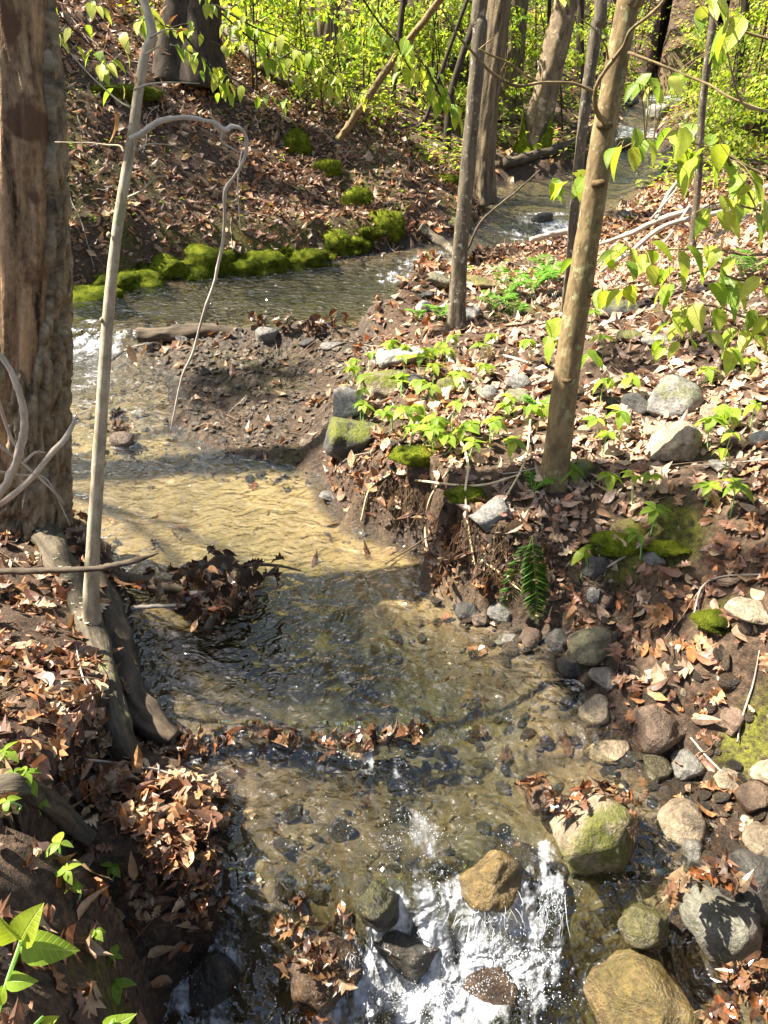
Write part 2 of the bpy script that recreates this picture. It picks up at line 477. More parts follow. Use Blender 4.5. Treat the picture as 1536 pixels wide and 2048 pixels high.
SH = [(2500, 330, 1640), (2048, 330, 1560), (1950, 400, 1520), (1850, 440, 1460), (1750, 455, 1380), (1650, 465, 1350), (1550, 458, 1290), (1500, 330, 1240), (1450, 300, 1180), (1400, 275, 1160), (1300, 262, 1120), (1250, 270, 990),
      (1200, 262, 900), (1170, 250, 828), (1130, 230, 842), (1100, 212, 815), (1075, 190, 755), (1050, 150, 690), (1000, 60, 640), (950, -100, 625), (925, -150, 560), (905, -190, 420), (880, -200, 360), (850, -200, 330), (800, -230, 345), (750, -250, 340), (715, -250, 300), (690, -250, 280),
      (672, -240, 720), (655, -200, 770), (630, -80, 815), (605, 60, 840), (580, 200, 860), (560, 340, 850), (540, 530, 860), (522, 650, 915), (505, 760, 960), (480, 890, 1100), (460, 930, 1150), (440, 960, 1190),
      (420, 970, 1230), (400, 962, 1260), (380, 968, 1295), (365, 1010, 1300), (350, 1130, 1330), (330, 1205, 1335), (300, 1230, 1340), (280, 1232, 1305), (250, 1240, 1310), (220, 1252, 1335), (190, 1290, 1400), (150, 1330, 1440)]
def _w(u, v): return at_z(u, v, float(np.interp(v, [q[0] for q in LEV[::-1]], [q[1] for q in LEV[::-1]])))
SL = np.array([_w(l, v)[:2] for v, l, r in SH]); SR = np.array([_w(r, v)[:2] for v, l, r in SH])
SL = np.vstack([SL, [SL[-1, 0] + 6, 70]]); SR = np.vstack([SR, [SR[-1, 0] + 7, 70]])
def inside(x, y):
    return (y < 27) & (x > np.interp(y, SL[:, 1], SL[:, 0])) & (x < np.interp(y, SR[:, 1], SR[:, 0]))
def dist_poly(x, y, PL):
    d = np.full(np.shape(x), 1e9)
    for a, b in zip(PL[:-1], PL[1:]):
        e = b - a; l2 = (e ** 2).sum() + 1e-12
        t = np.clip(((x - a[0]) * e[0] + (y - a[1]) * e[1]) / l2, 0, 1)
        d = np.minimum(d, (x - a[0] - t * e[0]) ** 2 + (y - a[1] - t * e[1]) ** 2)
    return np.sqrt(d)
# land heights: photo pixel and height of the ground seen there
LAND_PX = [(0, 1330, .36), (0, 1600, .42), (0, 1900, .5), (150, 2048, .42), (240, 1980, .10), (240, 1850, .12), (200, 1700, .30), (120, 1500, .35), (200, 1500, .26), (250, 1560, .20), (190, 1600, .27), (270, 1690, .16), (120, 1600, .33), (240, 1400, .20), (200, 1270, .18), (60, 1060, .24), (-100, 1100, .35),
           (330, 1600, .16), (420, 1560, .10), (430, 1650, .08), (430, 1760, .03), (330, 1760, .10), (330, 1880, -.1), (-300, 1500, .5), (-300, 1900, .6),
           # gravel bar
           (400, 870, .06), (500, 870, .07), (450, 780, .11), (560, 720, .145), (600, 800, .12), (620, 880, .075), (400, 730, .125), (650, 690, .24), (520, 900, .055), (480, 665, .27), (700, 660, .30), (300, 668, .25),
           # right bank
           (700, 880, .26), (650, 830, .22), (700, 780, .30), (760, 720, .36), (800, 900, .40), (760, 950, .30), (830, 950, .42), (900, 1000, .42), (1000, 1010, .43), (1110, 950, .47), (1000, 850, .47), (900, 780, .44), (950, 700, .50), (860, 660, .42),
           (1100, 1040, .40), (1300, 1040, .47), (1500, 1040, .55), (1200, 1080, .36), (1350, 1120, .36), (1536, 1150, .44), (1300, 900, .55), (1536, 900, .66), (1350, 800, .62), (1536, 780, .74), (1250, 700, .64), (1450, 660, .74),
           (1450, 1250, .32), (1100, 1200, .36), (1250, 1250, .34), (950, 1130, .38), (1536, 1350, .30), (1536, 1500, .12), (1400, 1500, .02), (1536, 1700, -.03), (1536, 1900, -.12), (1700, 1600, .25), (1700, 1300, .55), (1700, 1000, .85),
           (900, 620, .46), (1000, 570, .44), (1050, 620, .55), (1200, 570, .58), (1400, 560, .72), (1536, 540, .85), (1200, 500, .50), (1350, 460, .66), (1536, 430, .95), (1350, 390, .62), (1450, 350, .85), (1400, 300, 1.0), (1536, 300, 1.35),
           # behind the bend, left of the far pool
           (900, 420, .62), (830, 430, .75), (960, 350, .68), (1060, 330, .74), (1180, 300, .86), (900, 330, .95), (800, 330, 1.05), (1000, 260, 1.1), (850, 250, 1.35), (700, 330, 1.35)]
LAND_W = [(-2.75, 7.15, .75), (-2.0, 7.8, .72), (-1.2, 8.45, .72), (-.4, 9.2, .72), (-3.6, 7.0, 1.0),
          (-3.4, 8.4, 1.75), (-2.4, 9.2, 1.65), (-1.4, 9.9, 1.45), (-4.2, 9.4, 2.7), (-3.2, 10.4, 2.55), (-2.1, 11.2, 2.2), (-.9, 11.0, 1.55), (-5.2, 8.2, 2.4), (-5.6, 10.8, 3.7), (-4.0, 12.0, 3.4), (-2.6, 13.2, 2.6), (-1.0, 13.5, 1.8), (-6.5, 13, 4.9), (-4.5, 15, 3.9), (-2, 17, 2.6), (1, 15, 1.6), (1, 19, 2.3),
          (-9, 9, 5.0), (-8, 6, 3.6), (-5, 5, 1.6), (-5, 3.5, 1.0), (-4, 2, .9), (-3, 0, .7), (-3, -2.6, .7), (3, -2.6, .4), (-7, -2, 1.4), (0, 0, .45), (2.5, 0, .4), (4, 2, .9), (6, 5, 1.2), (8, 9, 1.9), (7, 13, 2.0),
          (5, 20, 2.0), (10, 20, 3.1), (0, 25, 3.6), (6, 26, 3.4), (12, 28, 4.6), (-6, 22, 5.0), (-12, 20, 7.0), (-14, 12, 7.2), (18, 20, 4.8), (16, 12, 3.4),
          (0, 36, 6.2), (10, 36, 6.4), (22, 34, 7.0), (-14, 34, 8.8), (0, 50, 9.5), (18, 50, 9.5), (-20, 50, 12), (35, 50, 11), (-40, 50, 15), (0, 70, 14), (35, 70, 15), (-40, 70, 18), (60, 70, 17), (-30, 25, 11), (30, 28, 7.5)]
LP = np.array([tuple(at_z(u, v, z)) for u, v, z in LAND_PX] + LAND_W)
_pw = lambda x, y: (x, y)
_r = np.sqrt(((LP[:, None, :2] - LP[None, :, :2]) ** 2).sum(-1) + .02)
_A = np.zeros((len(LP) + 3, len(LP) + 3)); _A[:len(LP), :len(LP)] = _r - np.eye(len(LP)) * .01
_A[:len(LP), len(LP):] = np.c_[np.ones(len(LP)), LP[:, :2]]; _A[len(LP):, :len(LP)] = _A[:len(LP), len(LP):].T
_co = np.linalg.solve(_A, np.r_[LP[:, 2], 0, 0, 0])
def land(x, y):
    r = _co[-3] + _co[-2] * x + _co[-1] * y
    for (px, py, _), c in zip(LP, _co): r = r + c * np.sqrt((x - px) ** 2 + (y - py) ** 2 + .02)
    return r
EDGE = np.array([tuple(at_z(u, v, z))[:2] for u, v, z in [(560, 640, .3), (620, 740, .3), (655, 800, .32), (690, 880, .34), (750, 930, .38), (815, 970, .42), (870, 1015, .42), (960, 1045, .42), (1060, 1070, .40), (1150, 1095, .38), (1250, 1140, .36), (1340, 1190, .33), (1450, 1290, .3), (1640, 1400, .34)]])
def edge_sd(x, y):
    d = dist_poly(x, y, EDGE)
    xe = np.interp(y, EDGE[::-1, 1], EDGE[::-1, 0])
    return np.where(x > xe, d, -d)
def pxz(pts): return [at_z(u, v, z) for u, v, z in pts]
def blobs(x, y, L):
    r = np.zeros(np.shape(x))
    for (cx, cy), rad in L: r = np.maximum(r, sstep(1.15, .55, np.hypot(x - cx, y - cy) / rad + .25 * vnoise(x * 9, y * 9)))
    return r
GRAVB = [(at_z(500, 790, .12)[:2], .95), (at_z(600, 860, .12)[:2], .5), (at_z(580, 700, .15)[:2], .7), (at_z(400, 740, .1)[:2], .5)]
MOSSB = [(at_z(1230, 1095, .36)[:2], .12), (at_z(1340, 1090, .38)[:2], .13), (at_z(1440, 1240, .3)[:2], .08),
         (at_z(570, 900, .09)[:2], .12), (at_z(230, 1960, .2)[:2], .09), (at_z(1520, 1380, .3)[:2], .1)]
def ground_h(x, y, full=False):
    x = np.asarray(x, float); y = np.asarray(y, float)
    ins = inside(x, y)
    d = np.minimum(dist_poly(x, y, SL), dist_poly(x, y, SR)); d = np.where(ins, -d, d)
    nearb = (x > -.4) & (y < 5) & (y > 2.2)
    dj = d + .05 * fbm(x * 5, y * 5, 0, 3, 3) * np.minimum(1, .3 + y / 6) + np.where(nearb, .035 * fbm(x * 11, y * 11, 0, 3, 13), 0)
    W = wlev(y); H = land(x, y)
    far = sstep(5.2, 7.0, y) * (x < 1.2 + (y - 6) * .1)
    rgt = (x > np.interp(y, SR[:, 1], SR[:, 0])) & (y < 15)
    cap = np.where(rgt, W + .045 + .09 * np.maximum(d, 0) + .25 * np.maximum(d - 1.6, 0), W + .10 + .42 * np.maximum(d, 0))
    flat = np.where((y > 6.8) & (x > .3) & rgt, .45, 1.0)
    Hc = np.where(y > 15, np.minimum(H, cap) * sstep(34, 23, y) + H * sstep(23, 34, y), np.minimum(H, cap))
    kz = np.where(rgt, sstep(6.2, 7.4, y), (y > 8.6) * 1.0) * (x > .3)
    H = H * (1 - kz) + Hc * kz
    sd = edge_sd(x, y) + .05 * fbm(x * 6, y * 6, 0, 3, 15) + .03 * fbm(x * 21, y * 21, 0, 2, 16)
    low = np.minimum(H, W + .04 + np.where(y > 2.7, .62, .30) * np.maximum(d, 0))
    zone = (x > -.9) & (y < 7.2) & (y > 1.3)
    H = np.where(zone, low + (H - low) * sstep(-.15, .07, sd), H)
    H = np.maximum(H, W + .03)
    H = H + flat * .035 * fbm(x * 3.2, y * 3.2, 0, 4, 5) * np.clip(.4 + y * .12, .5, 3) + .012 * fbm(x * 14, y * 14, 0, 3, 9)
    bw = .13 + .04 * vnoise(x * 2, y * 2, 0, 8)
    farl = sstep(6.2, 6.8, y) * sstep(9.8, 9.0, y) * (x < -.1 + (y - 8) * .5)
    bw = bw + .22 * farl + .5 * sstep(.4, .9, y / 1.9) * sstep(.8, 1.4, x) * sstep(2.6, 2.0, y) + .06 * sstep(10, 14, y)   # gentle cobble shore at the right
    bank = sstep(0, 1, dj / bw)
    bed = W - .025 - .07 * sstep(1.75, 1.5, y) - (.14 + .10 * sstep(1.9, 2.4, y) * sstep(3.0, 2.6, y)) * sstep(0, .55, -dj) * (1 - .55 * sstep(2.9, 3.4, y) * sstep(5.6, 5.0, y) + .5 * sstep(6.6, 7.2, y) * sstep(9, 8, y)) + .022 * fbm(x * 6, y * 6, 0, 4, 21)
    lowb = np.maximum(bed, W - .06)
    h = np.where(dj > 0, (W - .025) * (1 - bank) + H * bank, bed)
    if not full: return h
    return h, d, W, ins
rows = [-2.6]
while rows[-1] < 70: rows.append(rows[-1] + max(.016 if rows[-1] > .2 else .06, .0085 * rows[-1]))
rows = np.array(rows); NC = 390
cs = np.linspace(-1, 1, NC)
Y = rows[:, None] + 0 * cs[None]; X = cs[None] * (1.3 + .8 * np.maximum(rows[:, None], 0))
Hh, D, Wl, INS = ground_h(X, Y, True)
GZ = Hh
def gz(x, y):
    """height of the built sheet by bilinear lookup"""
    x = np.asarray(x, float); y = np.asarray(y, float)
    ri = np.clip(np.interp(y, rows, np.arange(len(rows))), 0, len(rows) - 1.001)
    ci = np.clip((x / (1.3 + .8 * np.maximum(y, 0)) + 1) / 2 * (NC - 1), 0, NC - 1.001)
    a, b = ri.astype(int), ci.astype(int); fa, fb = ri - a, ci - b
    return (GZ[a, b] * (1 - fa) + GZ[a + 1, b] * fa) * (1 - fb) + (GZ[a, b + 1] * (1 - fa) + GZ[a + 1, b + 1] * fa) * fb
def dlook(x, y):
    ri = np.clip(np.interp(y, rows, np.arange(len(rows))), 0, len(rows) - 1.001).astype(int)
    ci = np.clip((np.asarray(x) / (1.3 + .8 * np.maximum(y, 0)) + 1) / 2 * (NC - 1), 0, NC - 1.001).astype(int)
    return D[ri, ci]
def G(u, v, dz=0.0):
    """first ground point seen through photo pixel (u, v)"""
    x, y, w = ray(u, v)
    t = np.concatenate([np.arange(.8, 14, .012), np.arange(14, 70, .06)])
    hit = CAMZ + w * t <= gz(x * t, y * t)
    k = int(np.argmax(hit)) if hit.any() else len(t) - 1
    return Vector((x * t[k], y * t[k], float(gz(x * t[k], y * t[k])) + dz))
def gnorm(x, y, e=.03):
    dx = (gz(x + e, y) - gz(x - e, y)) / (2 * e); dy = (gz(x, y + e) - gz(x, y - e)) / (2 * e)
    n = np.stack([-dx, -dy, np.ones_like(dx)], -1)
    return n / np.linalg.norm(n, axis=-1, keepdims=True)

gravm = blobs(X, Y, GRAVB); mossm = blobs(X, Y, MOSSB)
slope_moss = sstep(.0, .12, D) * sstep(.55, .2, D) * (Y > 6.3) * (Y < 12) * (X < 1.0)
mossm = np.maximum(mossm, .75 * slope_moss * sstep(-.1, .3, fbm(X * 2.2, Y * 2.2, 0, 3, 31)))
mossm = np.maximum(mossm, .55 * (D > .3) * sstep(.25, .55, fbm(X * 1.1, Y * 1.1, 0, 3, 77)) * (Y > 5))
sandm = np.clip(sstep(.05, -.06, D) * (.75 + .25 * vnoise(X * 2, Y * 2)), 0, 1)
sandm = sandm * (.20 + .14 * sstep(2.1, 1.7, Y) + .85 * sstep(2.55, 2.95, Y) * sstep(5.7, 4.6, Y) + .6 * sstep(6.15, 6.3, Y) * sstep(7.0, 6.6, Y) * sstep(-1.6, -.6, X) + .35 * sstep(1.9, 1.2, Y) * sstep(.1, .6, X) + .3 * sstep(10.2, 11, Y))
sandm = np.clip(np.maximum(sandm * 1.12, gravm * .12), 0, 1)
gr2 = np.clip(np.maximum(gravm, INS * .5 * sstep(3.0, 2.4, Y)), 0, 1)
wetm = np.maximum(sstep(.10, 0.0, Hh - Wl) * (D < .6), gravm) * (.15 + .85 * sstep(-.06, .0, D))
i, j = np.meshgrid(np.arange(len(rows) - 1), np.arange(NC - 1), indexing='ij')
Q = np.stack([i * NC + j, i * NC + j + 1, (i + 1) * NC + j + 1, (i + 1) * NC + j], -1).reshape(-1, 4)
gm = new_mesh("ground", np.stack([X, Y, Hh], -1).reshape(-1, 3), Q, M["ground"], None, True,
              {"sand": sandm.ravel(), "grav": gr2.ravel(), "moss": mossm.ravel(), "wet": wetm.ravel(), "bed": sstep(.02, -.05, D).ravel()})
ground = link("ground", gm)
tag(ground, "leaf-strewn woodland floor with a sandy stream bed", "ground", kind="structure")

# ---- water sheet
wrows = [.2]
while wrows[-1] < 25: wrows.append(wrows[-1] + max(.012, .0075 * wrows[-1]))
wrows = np.array(wrows); WN = 280
a = np.interp(wrows, SL[:, 1], SL[:, 0]) - .22; b = np.interp(wrows, SR[:, 1], SR[:, 0]) + .22
a = np.maximum(a, -(1.2 + .75 * wrows))
t = np.linspace(0, 1, WN)
WX = a[:, None] * (1 - t) + b[:, None] * t; WY = wrows[:, None] + 0 * t
# the lip of each small fall wanders across the stream
WYw = WY + .05 * fbm(WX * 2.2, 3.3, 0, 3, 41) * sstep(2.3, 1.4, WY)
WZ = wlev(WYw)
slope = np.gradient(wlev(np.linspace(0, 24, 4000)), 24 / 4000)
sl = np.interp(WYw, np.linspace(0, 24, 4000), slope)
turb = np.clip(sstep(.08, .5, sl), 0, 1)
cn = fbm(WX * 4.2, WY * 3.0, 0, 3, 44)
casc = sstep(1.50, 1.20, WY + .16 * cn) * sstep(-.42, -.05, WX + .12 * cn) * sstep(.62, .34, WX + .10 * cn)
rip = .40 - .17 * sstep(3.0, 3.4, WY) * sstep(4.9, 4.4, WY) + .5 * turb + .5 * casc + .3 * sstep(1.95, 1.7, WY)
rip = rip + .3 * sstep(2.1, 2.3, WY) * sstep(3.2, 2.9, WY) + .3 * sstep(6.3, 6.8, WY) + .25 * sstep(4.3, 4.8, WY) * sstep(6.3, 5.9, WY) + .35 * sstep(8.2, 8.8, WY)
wav = .010 * fbm(WX * 7, WY * 5, 0, 3, 51) * rip + .040 * fbm(WX * 13, WY * 8, 0, 4, 52) * casc + .010 * fbm(WX * 22, WY * 13, 0, 3, 53) * turb
WZ = WZ + wav + .02 * casc * fbm(WX * 5, WY * 5, 0, 2, 56)
foam = np.zeros_like(WX)
for (u, v, z, rad, f) in ((1010, 1900, -.2, .16, .72), (930, 1990, -.28, .17, .72), (800, 1990, -.29, .17, .66), (880, 1900, -.22, .10, .5), (1105, 1800, -.12, .05, .7), (940, 1820, -.1, .06, .45), (1070, 1880, -.2, .09, .68), (1040, 2010, -.3, .14, .68), (830, 1650, -.055, .07, .22), (870, 1690, -.06, .05, .22), (640, 1505, -.04, .05, .32), (740, 1510, -.04, .05, .34), (820, 1530, -.045, .05, .3), (430, 1960, -.3, .12, .55), (690, 1960, -.28, .1, .6), (400, 1492, -.03, .05, .4),
                          (150, 690, .16, .24, .55), (240, 690, .16, .12, .3), (800, 545, .3, .3, .35), (870, 520, .34, .3, .4), (1110, 440, .48, .5, .6), (1090, 460, .45, .5, .5), (1270, 260, .95, .9, .6), (1330, 200, 1.3, .9, .75)):
    c = at_z(u, v, z); q = np.hypot((WX - c.x), (WY - c.y) * .8) / rad + .6 * fbm(WX * 8 / (rad * 5 + .2), WY * 8 / (rad * 5 + .2), 0, 4, 64)
    foam = np.maximum(foam, f * sstep(1.25, .15, q))
deep = np.maximum(WZ - gz(WX, WY), 0)
i, j = np.meshgrid(np.arange(len(wrows) - 1), np.arange(WN - 1), indexing='ij')
Q = np.stack([i * WN + j, i * WN + j + 1, (i + 1) * WN + j + 1, (i + 1) * WN + j], -1).reshape(-1, 4)
keep = (deep.ravel()[Q].max(1) > 0) | (wav.ravel()[Q].max(1) > 1)
wm = new_mesh("stream_water", np.stack([WX, WY, WZ], -1).reshape(-1, 3), Q[keep], M["water"], None, True,
              {"rip": rip.ravel(), "foam": foam.ravel(), "deep": deep.ravel()})
water = link("stream_water", wm)
tag(water, "clear shallow stream running over sand and stones", "water", kind="structure")

# ------------------------------------------------------------------ leaf shapes
def strip_leaf(wf, n=5, fold=.25, curl=.3, twist=0.0, across=1):
    """blade along +X (base at 0, tip at 1), normal +Z; wf(t) half width"""
    V, T = [], []
    ts = np.linspace(0, 1, n + 1)
    for t in ts:
        w = wf(t); x = t; z = -curl * t * t
        a = twist * t
        V += [(x, -w * math.cos(a), z + w * fold + w * math.sin(a)), (x, 0, z), (x, w * math.cos(a), z + w * fold - w * math.sin(a))]
    for k in range(n):
        b = 3 * k
        T += [(b, b + 3, b + 4), (b, b + 4, b + 1), (b + 1, b + 4, b + 5), (b + 1, b + 5, b + 2)]
    return np.array(V), np.array(T)
def ovate(wd=.30): return lambda t: wd * (math.sin(math.pi * min(1, t ** .8)) ** .8) * (1 - .25 * t) + .004
def lobed_leaf(kind, curl, fold, seed):
    r = random.Random(seed)
    if kind == 'oak':
        prof = [(0, .02), (.12, .05), (.22, .20), (.32, .09), (.42, .27), (.55, .12), (.66, .26), (.78, .12), (.88, .15), (1, .02)]
    else:
        prof = [(0, .02), (.10, .30), (.18, .20), (.30, .48), (.42, .22), (.55, .36), (.64, .15), (.80, .17), (1, .01)]
    V, T = [], []
    for t, w in prof:
        sk = .10 if w > .18 and kind != 'oak' else .03
        z = -curl * (t - .3) ** 2 + r.uniform(-.04, .04)
        V += [(t + sk, -w, z + fold * w * w * 2 + r.uniform(-.05, .05)), (t, 0, z), (t + sk, w, z + fold * w * w * 2 + r.uniform(-.05, .05))]
    for k in range(len(prof) - 1):
        b = 3 * k
        T += [(b, b + 3, b + 4), (b, b + 4, b + 1), (b + 1, b + 4, b + 5), (b + 1, b + 5, b + 2)]
    return np.array(V), np.array(T)
DEAD = []
for k in range(5): DEAD.append(strip_leaf(ovate(.20 + .05 * k / 2), 5, (.5, -.5, .9, -.3, .2)[k], (.5, -.6, .3, .9, -.2)[k], (.5, -.4, .9, 0, -.8)[k]))
for k in range(4): DEAD.append(lobed_leaf('oak', (.8, -.6, 1.2, -.2)[k], (.9, 1.6, -.8, .4)[k], k))
for k in range(5): DEAD.append(lobed_leaf('maple', (.7, -.8, 1.3, -.3, .1)[k], (.8, 1.2, -.6, -.9, .4)[k], 20 + k))
FARLEAF = (np.array([(0, 0, 0), (.45, -.27, .06), (.5, 0, -.03), (.45, .27, .06), (1, 0, -.08)]), np.array([(0, 1, 2), (0, 2, 3), (1, 4, 2), (2, 4, 3)]))
GREEN = [strip_leaf(ovate(.30), 6, .35, .25, .1), strip_leaf(ovate(.34), 6, .2, .45, -.2), strip_leaf(ovate(.27), 6, .7, .15, .25), strip_leaf(ovate(.32), 6, .1, .6, .0)]
MID = [strip_leaf(ovate(.22 + .05 * k), 2, (.5, -.4, .8, -.2, .3, -.7)[k % 6], (.5, -.6, .3, .9, -.2, .7)[k % 6], (.5, -.4, .9, 0, -.8, .3)[k % 6]) for k in range(6)]
DEADCOL = np.array([(.30, .145, .06), (.22, .10, .045), (.38, .20, .085), (.13, .062, .034), (.44, .29, .155), (.33, .17, .10), (.085, .042, .026), (.42, .15, .05), (.36, .24, .15), (.17, .085, .05), (.50, .36, .22)])
DEADP = np.array([.14, .12, .14, .10, .13, .10, .06, .03, .10, .09, .07]); DEADP = DEADP / DEADP.sum()

def frames(nrm, yaw):
    """rotation matrices whose Z is nrm and X at the given yaw"""
    n = nrm / np.linalg.norm(nrm, axis=1, keepdims=True)
    ref = np.stack([np.cos(yaw), np.sin(yaw), np.zeros_like(yaw)], 1)
    x = ref - n * (ref * n).sum(1, keepdims=True); x /= np.linalg.norm(x, axis=1, keepdims=True) + 1e-9
    y = np.cross(n, x)
    return np.stack([x, y, n], 2)
def dir_frames(d, roll):
    """X along d, Z as upright as possible, rolled"""
    d = d / (np.linalg.norm(d, axis=1, keepdims=True) + 1e-9)
    up = np.tile([0.0, 0, 1.0], (len(d), 1)); up[np.abs(d[:, 2]) > .97] = (1.0, 0, 0)
    y = np.cross(up, d); y /= np.linalg.norm(y, axis=1, keepdims=True) + 1e-9
    z = np.cross(d, y)
    c, s = np.cos(roll)[:, None], np.sin(roll)[:, None]
    return np.stack([d, y * c + z * s, z * c - y * s], 2)
def bulk(mb, tmpl, pos, R, size, col):
    V, T = tmpl
    n = len(pos)
    if n == 0: return
    W = np.einsum('nij,vj->nvi', R, V) * size[:, None, None] + pos[:, None]
    TT = (T[None] + (np.arange(n) * len(V))[:, None, None]).reshape(-1, 3)
    mb.add(W.reshape(-1, 3), TT, None, np.repeat(col, len(V), 0))
def pick_col(n, rng=RNG, gain=1.0):
    c = DEADCOL[rng.choice(len(DEADCOL), n, p=DEADP)]
    return c * rng.uniform(.7, 1.35, (n, 1)) * gain * 1.15

# ------------------------------------------------------------------ leaf litter
def litter_positions(n, ymin, ymax, rng):
    y = rng.uniform(0, 1, n)
    y = ymin + (ymax - ymin) * y
    keep = rng.uniform(0, 1, n) < (1.1 + .60 * y) / (1.1 + .60 * ymax)
    y = y[keep]
    x = rng.uniform(-1, 1, len(y)) * (1.1 + .60 * y + (.45 if ymin < 1 else 0))
    return x, y
def zone_density(x, y, z):
    d = dlook(x, y)
    dens = np.where(d > .04, 1.0, 0.0)
    gm_ = blobs(x, y, GRAVB); mm = blobs(x, y, MOSSB)
    dens = dens * (1 - .93 * gm_) * (1 - .85 * mm)
    dens = np.where((d <= .04), .035, dens)
    W = wlev(y)
    dens = np.where((z - W < .06) & (d > .04), dens * .5, dens)
    clump = .55 + .6 * sstep(-.5, .4, fbm(x * 1.7, y * 1.7, 0, 3, 91))
    nz = gnorm(x, y)[:, 2]
    return dens * clump * np.where(d > .0, np.clip(.75 / nz, .75, 3), 1)
near_cand = []
mbl = MB(); mbw = MB()
for ymin, ymax, per, sz, far in ((.3, 6.0, 1150, .070, False), (6.0, 12.5, 1000, .076, False), (12.5, 40, 60, .15, True)):
    area = (1.1 + .6 * ymax + (.3 if ymin < 1 else 0)) * 2 * (ymax - ymin)
    x, y = litter_positions(int(area * per), ymin, ymax, RNG)
    z = gz(x, y)
    k = RNG.uniform(0, 1, len(x)) < zone_density(x, y, z)
    x, y, z = x[k], y[k], z[k]
    nrm = gnorm(x, y)
    nrm = nrm + RNG.normal(0, .24, nrm.shape) * (1.0 if not far else .8); nrm[:, 2] = np.maximum(nrm[:, 2], .05)
    R = frames(nrm, RNG.uniform(0, 6.283, len(x)))
    size = sz * np.where(RNG.uniform(0, 1, len(x)) < .4, RNG.uniform(.3, .7, len(x)), RNG.uniform(.7, 1.4, len(x)))
    d = dlook(x, y)
    wet = d <= .04
    pos = np.stack([x, y, z + np.where(wet, .006, RNG.uniform(.002, .028, len(x))) + (.012 if far else 0)], 1)
    pos -= R[:, :, 0] * (size * .5)[:, None]
    col = pick_col(len(x))
    dry = sstep(.2, .6, x - (y - 3.4) * .12) * sstep(2.6, 3.0, y) * sstep(9, 7, y) * (.25 + .45 * RNG.uniform(0, 1, len(x)))     # drier right-bank litter, with its sunlit brightness put into the colour
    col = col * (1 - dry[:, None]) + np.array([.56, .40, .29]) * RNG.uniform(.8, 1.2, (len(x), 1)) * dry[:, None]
    left_dark = sstep(.25, -.1, x) * (.25 + .5 * RNG.uniform(0, 1, len(x)) ** 2)  # litter colour darkened towards the left for tone contrast, strength random
    col = col * (1 - .35 * left_dark[:, None])
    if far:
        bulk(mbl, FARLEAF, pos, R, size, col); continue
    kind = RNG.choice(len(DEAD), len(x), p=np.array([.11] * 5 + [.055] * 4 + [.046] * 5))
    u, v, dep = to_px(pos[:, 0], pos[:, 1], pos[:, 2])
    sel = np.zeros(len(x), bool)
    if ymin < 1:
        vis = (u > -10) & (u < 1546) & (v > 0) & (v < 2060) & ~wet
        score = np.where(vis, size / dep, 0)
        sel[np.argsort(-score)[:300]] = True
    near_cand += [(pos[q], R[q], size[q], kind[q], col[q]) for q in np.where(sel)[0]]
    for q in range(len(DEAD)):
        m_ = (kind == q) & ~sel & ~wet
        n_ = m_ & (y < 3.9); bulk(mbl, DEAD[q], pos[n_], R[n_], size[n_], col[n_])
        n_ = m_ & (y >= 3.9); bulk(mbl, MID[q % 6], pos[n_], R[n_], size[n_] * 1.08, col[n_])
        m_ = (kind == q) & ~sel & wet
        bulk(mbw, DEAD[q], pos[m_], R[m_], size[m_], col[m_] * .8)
o = link("leaf_litter", mbl.mesh("leaf_litter", M["leaf_dead"], False), ground); o["kind"] = "stuff"
o = link("sunken_leaf_litter", mbw.mesh("sunken_leaf_litter", M["leaf_wet"], False), ground); o["kind"] = "stuff"
# the 300 that show largest: one object each, sharing a few coloured meshes
DL = {}
def dead_leaf_mesh(kind, ci, wet=False, nm="leaf"):
    key = (kind, ci, wet)
    if key not in DL:
        V, T = DEAD[kind]
        DL[key] = new_mesh(nm, V, T, M["leaf_wet" if wet else "leaf_dead"], np.tile(DEADCOL[ci] * (.5 if wet else 1.0), (len(V), 1)), False)
    return DL[key]
def place(o, pos, R, size):
    o.matrix_world = Matrix([[*(R[r] * size), pos[r]] for r in range(3)] + [[0, 0, 0, 1]])
def leaf_obj(name, me, parent, pos, R, size):
    o = bpy.data.objects.new(name, me); C.objects.link(o)
    o.parent = parent
    p = np.array(pos) - np.array(parent.location)
    R = np.array(R)
    o.matrix_local = Matrix([[R[r, 0] * size, R[r, 1] * size, R[r, 2] * size, p[r]] for r in range(3)] + [[0, 0, 0, 1]])
    return o
for pos, R, size, kind, col in near_cand:
    leaf_obj("leaf", dead_leaf_mesh(int(kind), int(RNG.choice(len(DEADCOL), p=DEADP))), ground, pos, R, size)

